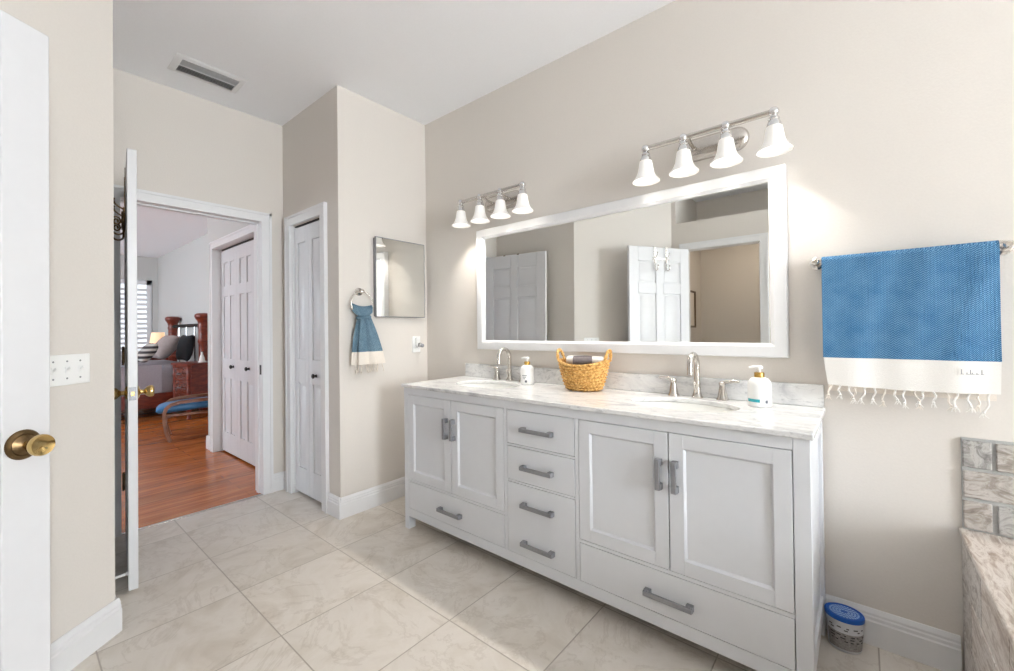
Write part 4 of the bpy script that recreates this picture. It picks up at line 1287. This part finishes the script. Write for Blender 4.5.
# face towards the vanity side
q = MB().box(DX + 0.008, DX + 0.06, DY0 + 0.002, YV - 0.001, 0.0, DZ - 0.019)
q.box(DX + 0.06, 1.894, DY0 + 0.002, DY0 + 0.06, 0.0, DZ - 0.019)
q.box(1.834, 1.894, DY0 + 0.06, YV - 0.001, 0.0, DZ - 0.019)
q.build('deck_wall', 'grout', td)
q = MB()
cnt = [0]
def pl(q, a, b, z0_, z1_, r):
    cnt[0] += 1
    n0 = len(q.bm.faces)
    q.box(DX, DX + 0.0085, a, b, z0_, z1_)
    if cnt[0] % 3 == 0:
        for f in list(q.bm.faces)[n0:]:
            f.material_index = 1
tile_wall(q, DY0, YV - 0.002, 0.002, DZ - 0.019, 0.1575, [0.30], pl, 0.003, 5)
q.build('face_tiles', 'deck', td, 0.002).data.materials.append(M['stone_b'])
sp = thing('stone_backsplash', 'tumbled stone tile strip on the wall above the tub deck', 'tile', (1.0, YV, DZ))
MB().box(DX + 0.003, 1.89, YV - 0.008, YV - 0.0005, DZ + 0.0005, 0.800).build('grout_bed', 'grout', sp)
q = MB(); cnt = [0]
def pl2(q, a, b, z0_, z1_, r):
    cnt[0] += 1
    n0 = len(q.bm.faces)
    j = lambda: r.uniform(-0.002, 0.002)
    q.box(a + abs(j()), b - abs(j()), YV - 0.0155 + j() * 0.6, YV - 0.0079, z0_ + abs(j()), z1_ - abs(j()))
    if cnt[0] % 2:
        for f in list(q.bm.faces)[n0:]:
            f.material_index = 1
tile_wall(q, DX, 1.89, DZ + 0.002, 0.803, 0.1003, [0.150], pl2, 0.008, 3)
q.build('stone_tiles', 'stone_a', sp, 0.004).data.materials.append(M['stone_b'])
tu = thing('bathtub', 'white bathtub set in the stone deck', 'bathtub', (1.02, 1.30, DZ))
def se(a, b, z, n=72, ex=3.2):
    out = []
    for i in range(n):
        t_ = 2 * PI * i / n
        c_, s_ = math.cos(t_), math.sin(t_)
        rr = (abs(c_ / a) ** ex + abs(s_ / b) ** ex) ** (-1 / ex)
        out.append((1.02 + rr * c_, 1.30 + rr * s_, z))
    return out
MB().rings([se(0.58, 0.61, DZ - 0.02), se(0.58, 0.61, DZ + 0.0012), se(0.675, 0.70, DZ + 0.0012), se(0.685, 0.71, DZ + 0.010), se(0.68, 0.705, DZ + 0.030), se(0.66, 0.685, DZ + 0.040), se(0.60, 0.63, DZ + 0.040), se(0.565, 0.595, DZ + 0.025), se(0.545, 0.575, DZ - 0.03), se(0.50, 0.53, 0.22), se(0.44, 0.47, 0.13), se(0.3, 0.33, 0.11), se(0.01, 0.01, 0.11), se(0.01, 0.01, 0.09), se(0.32, 0.35, 0.09), se(0.46, 0.49, 0.11), se(0.52, 0.55, 0.21)], loop=True).build('tub_shell', 'porcelain', tu, smooth=1.2)
MB().lathe([(0.002, 0.1105), (0.03, 0.1105), (0.03, 0.114), (0.02, 0.116), (0.002, 0.116)], (1.02, 1.62, 0), 24).build('drain', 'chrome', tu)

# ------------------------------------------------------------------ moisture absorber tub on the floor
ba = thing('moisture_absorber', 'small plastic tub with perforated blue lid on the floor beside the vanity', 'tub', (-0.064, 1.986, 0))
c = (-0.064, 1.986, 0)
MB().lathe([(0.002, 0.0006), (0.045, 0.0006), (0.048, 0.004), (0.052, 0.06), (0.0545, 0.112), (0.053, 0.116)], c, 40, sx=1.0, sy=0.86).build('bucket', 'bucket', ba)
q = MB()
k = 24
q.rings([[((c[0] + (0.0485 + 0.0042 * (zz - 0.01) / 0.05 + 0.0009) * math.cos(R(-150 + 150 * i / k))), (c[1] + 0.86 * (0.0485 + 0.0042 * (zz - 0.01) / 0.05 + 0.0009) * math.sin(R(-150 + 150 * i / k))), zz) for i in range(k + 1)] for zz in (0.012, 0.03, 0.05, 0.072)], closed=False)
lb = q.build('label', 'label_dark', ba)
q = MB()
rr_ = random.Random(3)
for zz, n_ in ((0.090, 5), (0.082, 3), (0.062, 6), (0.052, 4), (0.042, 6)):
    for j in range(n_):
        a0 = R(-140 + 130 * j / n_ + rr_.uniform(0, 8)); a1 = a0 + R(rr_.uniform(7, 16))
        rad = 0.0485 + 0.0042 * (zz - 0.01) / 0.05 + 0.0018
        q.rings([[(c[0] + rad * math.cos(a0 + (a1 - a0) * i / 4), c[1] + 0.86 * rad * math.sin(a0 + (a1 - a0) * i / 4), z_) for i in range(5)] for z_ in (zz, zz + 0.004)], closed=False)
q.build('label_print', 'grey_slot', ba)
q = MB().lathe([(0.055, 0.112), (0.0585, 0.113), (0.0590, 0.124), (0.0575, 0.128), (0.0525, 0.129), (0.051, 0.1265), (0.002, 0.1265)], c, 44, sy=0.86)
lid = q.build('lid', 'bucket_blue', ba)
q = MB()
for r_, n_ in ((0.014, 10), (0.023, 16), (0.032, 22), (0.041, 28)):
    for j in range(n_):
        a = 2 * PI * j / n_
        p = Vector((c[0] + r_ * math.cos(a), c[1] + 0.86 * r_ * math.sin(a), 0.1268))
        u_ = Vector((math.cos(a), 0.86 * math.sin(a), 0)) * 0.003; v_ = Vector((-math.sin(a), 0.86 * math.cos(a), 0)) * 0.0025
        q.prism([p - u_ - v_, p + u_ - v_, p + u_ + v_, p - u_ + v_], (0, 0, -0.0002), (0, 0, 0.0006))
q.build('lid_holes', 'granule', lid)

# ------------------------------------------------------------------ bedroom furniture
HB = 1.955   # headboard line
bed = thing('bed', 'carved dark wood bed with grey cover against the wall', 'bed', (-8.55, 1.0, 0))
post_prof = [(0.055, 0), (0.062, 0.02), (0.058, 0.10), (0.065, 0.14), (0.055, 0.18), (0.060, 0.40), (0.068, 0.44), (0.060, 0.48), (0.062, 0.74), (0.074, 0.77), (0.062, 0.80), (0.064, 1.02), (0.076, 1.05), (0.064, 1.09), (0.066, 1.24), (0.076, 1.27), (0.066, 1.31), (0.078, 1.36), (0.105, 1.40), (0.115, 1.43), (0.110, 1.455), (0.085, 1.475), (0.02, 1.48)]
PX = (-9.47, -7.66)
for x in PX:
    MB().lathe(post_prof, (x, HB, 0.0005), 24).build('bed_post', 'wood', bed)
q = MB()
q.box(PX[0] - 0.02, PX[1] + 0.02, HB - 0.075, HB - 0.045, 0.14, 0.34) if False else None
q.box(PX[1] - 0.04, PX[1], -0.08, HB - 0.05, 0.13, 0.33).box(PX[0], PX[0] + 0.04, -0.08, HB - 0.05, 0.13, 0.33).box(PX[0], PX[1], -0.1, -0.06, 0.13, 0.40)
q.box(PX[0] + 0.05, PX[1] - 0.05, HB - 0.02, HB + 0.02, 0.2, 0.6)
q.build('bed_rail', 'wood', bed, 0.006)
for x in PX:
    MB().box(x - 0.05, x + 0.05, -0.13, -0.03, 0.0005, 0.60).build('foot_post', 'wood', bed, 0.01)
# headboard iron work: twisted bar and rods
for z in (1.30, 1.24):
    q = MB()
    for ph in (0, PI):
        q.tube([(PX[0] + 0.06 + (PX[1] - PX[0] - 0.12) * k / 160, HB + 0.016 * math.cos(k * 0.42 + ph), z + 0.016 * math.sin(k * 0.42 + ph)) for k in range(161)], 0.013, 7)
    if z > 1.27:
        q.build('twisted_bar', 'darkmetal', bed)
    else:
        q.bm.free()
for k in range(3):
    x = PX[0] + (PX[1] - PX[0]) * (k + 1) / 4
    MB().cyl((x, HB, 0.60), (x, HB, 1.29), 0.012, n=10).build('iron_rod', 'chrome', bed)
def soft_box(q, x0, x1, y0, y1, z0, z1, r=0.05):
    n = 6
    cx, cy = (x0 + x1) / 2, (y0 + y1) / 2
    def rr(e, z):
        hx, hy = (x1 - x0) / 2 - e, (y1 - y0) / 2 - e
        out = []
        for sx, sy, a0 in ((1, 1, 0), (-1, 1, PI / 2), (-1, -1, PI), (1, -1, 1.5 * PI)):
            for k in range(n + 1):
                a = a0 + PI / 2 * k / n
                out.append((cx + sx * (hx - r) + r * math.cos(a), cy + sy * (hy - r) + r * math.sin(a), z))
        return out
    q.rings([rr(r * 0.6, z0), rr(0.01, z0 + r * 0.35), rr(0, z0 + r * 0.6), rr(0, z1 - r), rr(r * 0.3, z1 - r * 0.3), rr(r, z1)])
    return q
soft_box(MB(), PX[0] + 0.045, PX[1] - 0.045, -0.05, HB - 0.09, 0.30, 0.72, 0.06).build('mattress', 'bedspread', bed, smooth=1.0)
q = MB()
soft_box(q, PX[0] - 0.012, PX[1] + 0.012, -0.06, 1.30, 0.722, 0.738, 0.006)
q.box(PX[1] + 0.003, PX[1] + 0.012, -0.06, 1.45, 0.335, 0.732).box(PX[0] - 0.012, PX[0] - 0.003, -0.06, 1.45, 0.335, 0.732)
q.build('bed_cover', 'bedspread', bed, smooth=1.0)

def pillow(label, c, w, h, t, rz, lean, mat, name='pillow'):
    q = MB()
    n = 26
    def P_(i, j, s):
        u, v = -1 + 2 * i / n, -1 + 2 * j / n
        k = (1 - abs(u) ** 3.2) * (1 - abs(v) ** 3.2)
        pin = 1 - 0.07 * (1 - abs(v)) * abs(u) ** 4
        pin2 = 1 - 0.07 * (1 - abs(u)) * abs(v) ** 4
        return (u * w / 2 * pin, s * t / 2 * max(k, 0) ** 0.5, v * h / 2 * pin2 + h / 2)
    A = [[q.bm.verts.new(P_(i, j, 1)) for j in range(n + 1)] for i in range(n + 1)]
    B = [[A[i][j] if i in (0, n) or j in (0, n) else q.bm.verts.new(P_(i, j, -1)) for j in range(n + 1)] for i in range(n + 1)]
    for i in range(n):
        for j in range(n):
            q.bm.faces.new((A[i][j], A[i][j + 1], A[i + 1][j + 1], A[i + 1][j]))
            q.bm.faces.new((B[i][j], B[i + 1][j], B[i + 1][j + 1], B[i][j + 1]))
    q.xf(Matrix.Rotation(lean, 4, 'X'))
    o = q.build(name, mat, smooth=2.5)
    o.location = c; o.rotation_euler = (0, 0, rz)
    return tag(o, label, 'pillow')
pillow('charcoal pillow propped closest to the carved bed post', (-7.98, 1.765, 0.757), 0.56, 0.40, 0.15, R(0), R(-10), 'cloth_dark')
pillow('taupe satin pillow leaning in front of the charcoal pillow', (-8.53, 1.54, 0.79), 0.54, 0.42, 0.24, R(0), R(-36), 'pillow_taupe')
pillow('grey and cream striped pillow in front on the bed', (-7.87, 1.24, 0.775), 0.38, 0.31, 0.15, R(0), R(-34), 'stripe')

def nightstand(loc, rz, label):
    t = thing('nightstand', label, 'nightstand', loc, rz, group='carved nightstands beside the bed')
    W, D, H = 0.46, 0.36, 0.765       # local: x -W..0, y 0..D, front is -y
    q = MB().box(-W + 0.02, -0.02, 0.02, D - 0.02, 0.14, H - 0.03)
    q.build('cabinet_body', 'wood', t, 0.004, local=True)
    MB().box(-W - 0.015, 0.015, -0.015, D + 0.01, H - 0.032, H).build('tabletop', 'wood', t, 0.008, local=True)
    for x in (-W + 0.025, -0.025):
        for y in (0.022, D - 0.025):
            MB().lathe([(0.020, 0), (0.028, 0.02), (0.020, 0.05), (0.026, 0.09), (0.030, 0.12), (0.024, 0.16), (0.024, 0.34), (0.032, 0.37), (0.024, 0.40), (0.024, 0.56), (0.032, 0.59), (0.024, 0.62), (0.028, 0.70), (0.030, 0.735)], (x, y, 0.0005), 16).build('leg', 'wood', t, local=True)
    for k in range(3):
        z = 0.17 + k * 0.185
        dr = MB().box(-W + 0.06, -0.06, 0.004, 0.0205, z, z + 0.165).build('drawer', 'drawer_wood', t, 0.004, local=True)
        MB().tube([(-W / 2 - 0.05, 0.002, z + 0.09), (-W / 2 - 0.04, -0.02, z + 0.075), (-W / 2 + 0.04, -0.02, z + 0.075), (-W / 2 + 0.05, 0.002, z + 0.09)], 0.006, 8).build('drawer_pull', 'pull', dr, local=True)
    return t
nightstand((-7.0, 1.605, 0), R(9), 'dark wood nightstand with three drawers beyond the blue footstool')
nightstand((-9.75, 1.66, 0), R(0), 'dark wood nightstand on the far side of the bed')
t = thing('table_lamp', 'lit table lamp with cream shade beyond the far bed post', 'lamp', (-9.98, 1.84, 0.766))
MB().lathe([(0.06, 0), (0.065, 0.01), (0.03, 0.03), (0.05, 0.08), (0.055, 0.12), (0.02, 0.18), (0.008, 0.20), (0.008, 0.27)], (-9.98, 1.84, 0.766), 20).build('lamp_base', 'bronze', t)
MB().lathe([(0.125, 0.225), (0.095, 0.43), (0.092, 0.43), (0.122, 0.225)], (-9.98, 1.84, 0.766), 24, cap0=False, cap1=False).build('lamp_shade', 'lampglow', t)
t = thing('figurine', 'small white cone shaped ornament on the nearer nightstand', 'ornament', (-7.13, 1.80, 0.766))
q = MB().lathe([(0.045, 0), (0.048, 0.008), (0.036, 0.02), (0.032, 0.05), (0.022, 0.09), (0.012, 0.115), (0.014, 0.125), (0.010, 0.14), (0.001, 0.147)], (-7.13, 1.80, 0.766), 18)
q.build('ornament_body', 'cotton_white', t)

# bent wood footstool with blue cushion
fs = thing('footstool', 'bent wood footstool with blue leather cushion on the bedroom floor', 'footstool', (-5.95, 1.42, 0))
FSROT = R(-11.5)
for x in (-5.74, -6.16):
    pts = [(x, 1.165, 0.0), (x, 1.135, 0.10), (x, 1.118, 0.22), (x, 1.118, 0.31), (x, 1.135, 0.365), (x, 1.175, 0.398), (x, 1.26, 0.418), (x, 1.40, 0.425), (x, 1.60, 0.43), (x, 1.70, 0.425), (x, 1.75, 0.40), (x, 1.765, 0.36), (x, 1.76, 0.25), (x, 1.73, 0.0)]
    q = MB()
    rs = []
    for i, p in enumerate(pts):
        p = Vector(p)
        tg = (Vector(pts[min(i + 1, len(pts) - 1)]) - Vector(pts[max(i - 1, 0)])).normalized()
        nn_ = Vector((1, 0, 0)).cross(tg).normalized()
        if i in (0, len(pts) - 1):
            nn_ = Vector((0, 1, 0)) * (1 if nn_.y > 0 else -1)
        p.z = max(p.z, 0.0005)
        rs.append([p + Vector((0.028, 0, 0)) + nn_ * 0.017, p + Vector((-0.028, 0, 0)) + nn_ * 0.017, p + Vector((-0.028, 0, 0)) - nn_ * 0.017, p + Vector((0.028, 0, 0)) - nn_ * 0.017])
    q.rings(rs)
    q.box(x - 0.02, x + 0.02, 1.13, 1.75, 0.272, 0.300)
    q.build('side_frame', 'bentwood', fs, 0.004)
q = MB()
for y, z in ((1.15, 0.27), (1.72, 0.27)):
    q.box(-6.135, -5.765, y - 0.018, y + 0.018, z - 0.022, z + 0.022)
q.build('stretcher', 'bentwood', fs, 0.004)
q = MB()
cp = []
for i in range(29):
    f = i / 28
    y = 1.045 + 0.60 * f
    zt = 0.375 - 0.02 * (1 - f) ** 3 + 0.015 * f
    cp.append((y, zt))
rs = []
for i, (y, zt) in enumerate(cp):
    f = i / 28
    hh = 0.050 * (max(0.02, 1 - (2 * f - 1) ** 8)) ** 0.5
    ww = 0.178
    rs.append([(-5.95 + ww * math.copysign(abs(math.cos(a)) ** 0.35, math.cos(a)), y, zt - 0.02 + hh * math.copysign(abs(math.sin(a)) ** 0.8, math.sin(a))) for a in [2 * PI * k / 32 for k in range(32)]])
q.rings(rs).build('cushion', 'leather', fs, smooth=1.0)
fs.rotation_euler.z = FSROT
fs.location = (-5.93, 1.455, 0)

# ------------------------------------------------------------------ toilet room: picture and added ceiling lamp
pf = thing('picture_frame', 'narrow framed picture in the toilet room, seen in the large mirror', 'picture', (-1.56, -1.22, 1.2))
q = MB()
A = lambda e, x: [(x, -1.33 + e, 1.22 + e), (x, -1.08 - e, 1.22 + e), (x, -1.08 - e, 1.66 - e), (x, -1.33 + e, 1.66 - e)]
q.rings([A(0, -1.5595), A(0, -1.540), A(0.006, -1.536), A(0.022, -1.540), A(0.022, -1.552)], cap0=True, cap1=False)
q.build('frame', 'bronze', pf)
MB().box(-1.553, -1.551, -1.31, -1.10, 1.24, 1.64).build('picture', 'cotton_cream', pf)
cl = thing('added_ceiling_light', 'round lit lamp added out of view to brighten the toilet room', 'ceiling lamp', (-0.9, -1.05, 2.28))  # unseen lamp, added as a light source for this small room
MB().lathe([(0.15, 0.0), (0.15, -0.015), (0.14, -0.02)], (-0.9, -1.05, 2.2795), 28).build('lamp_base', 'nickel', cl)
MB().lathe([(0.138, -0.0205), (0.13, -0.05), (0.09, -0.08), (0.03, -0.092), (0.001, -0.094)], (-0.9, -1.05, 2.2795), 28).build('lamp_shade', 'toilet_fill_lamp', cl)
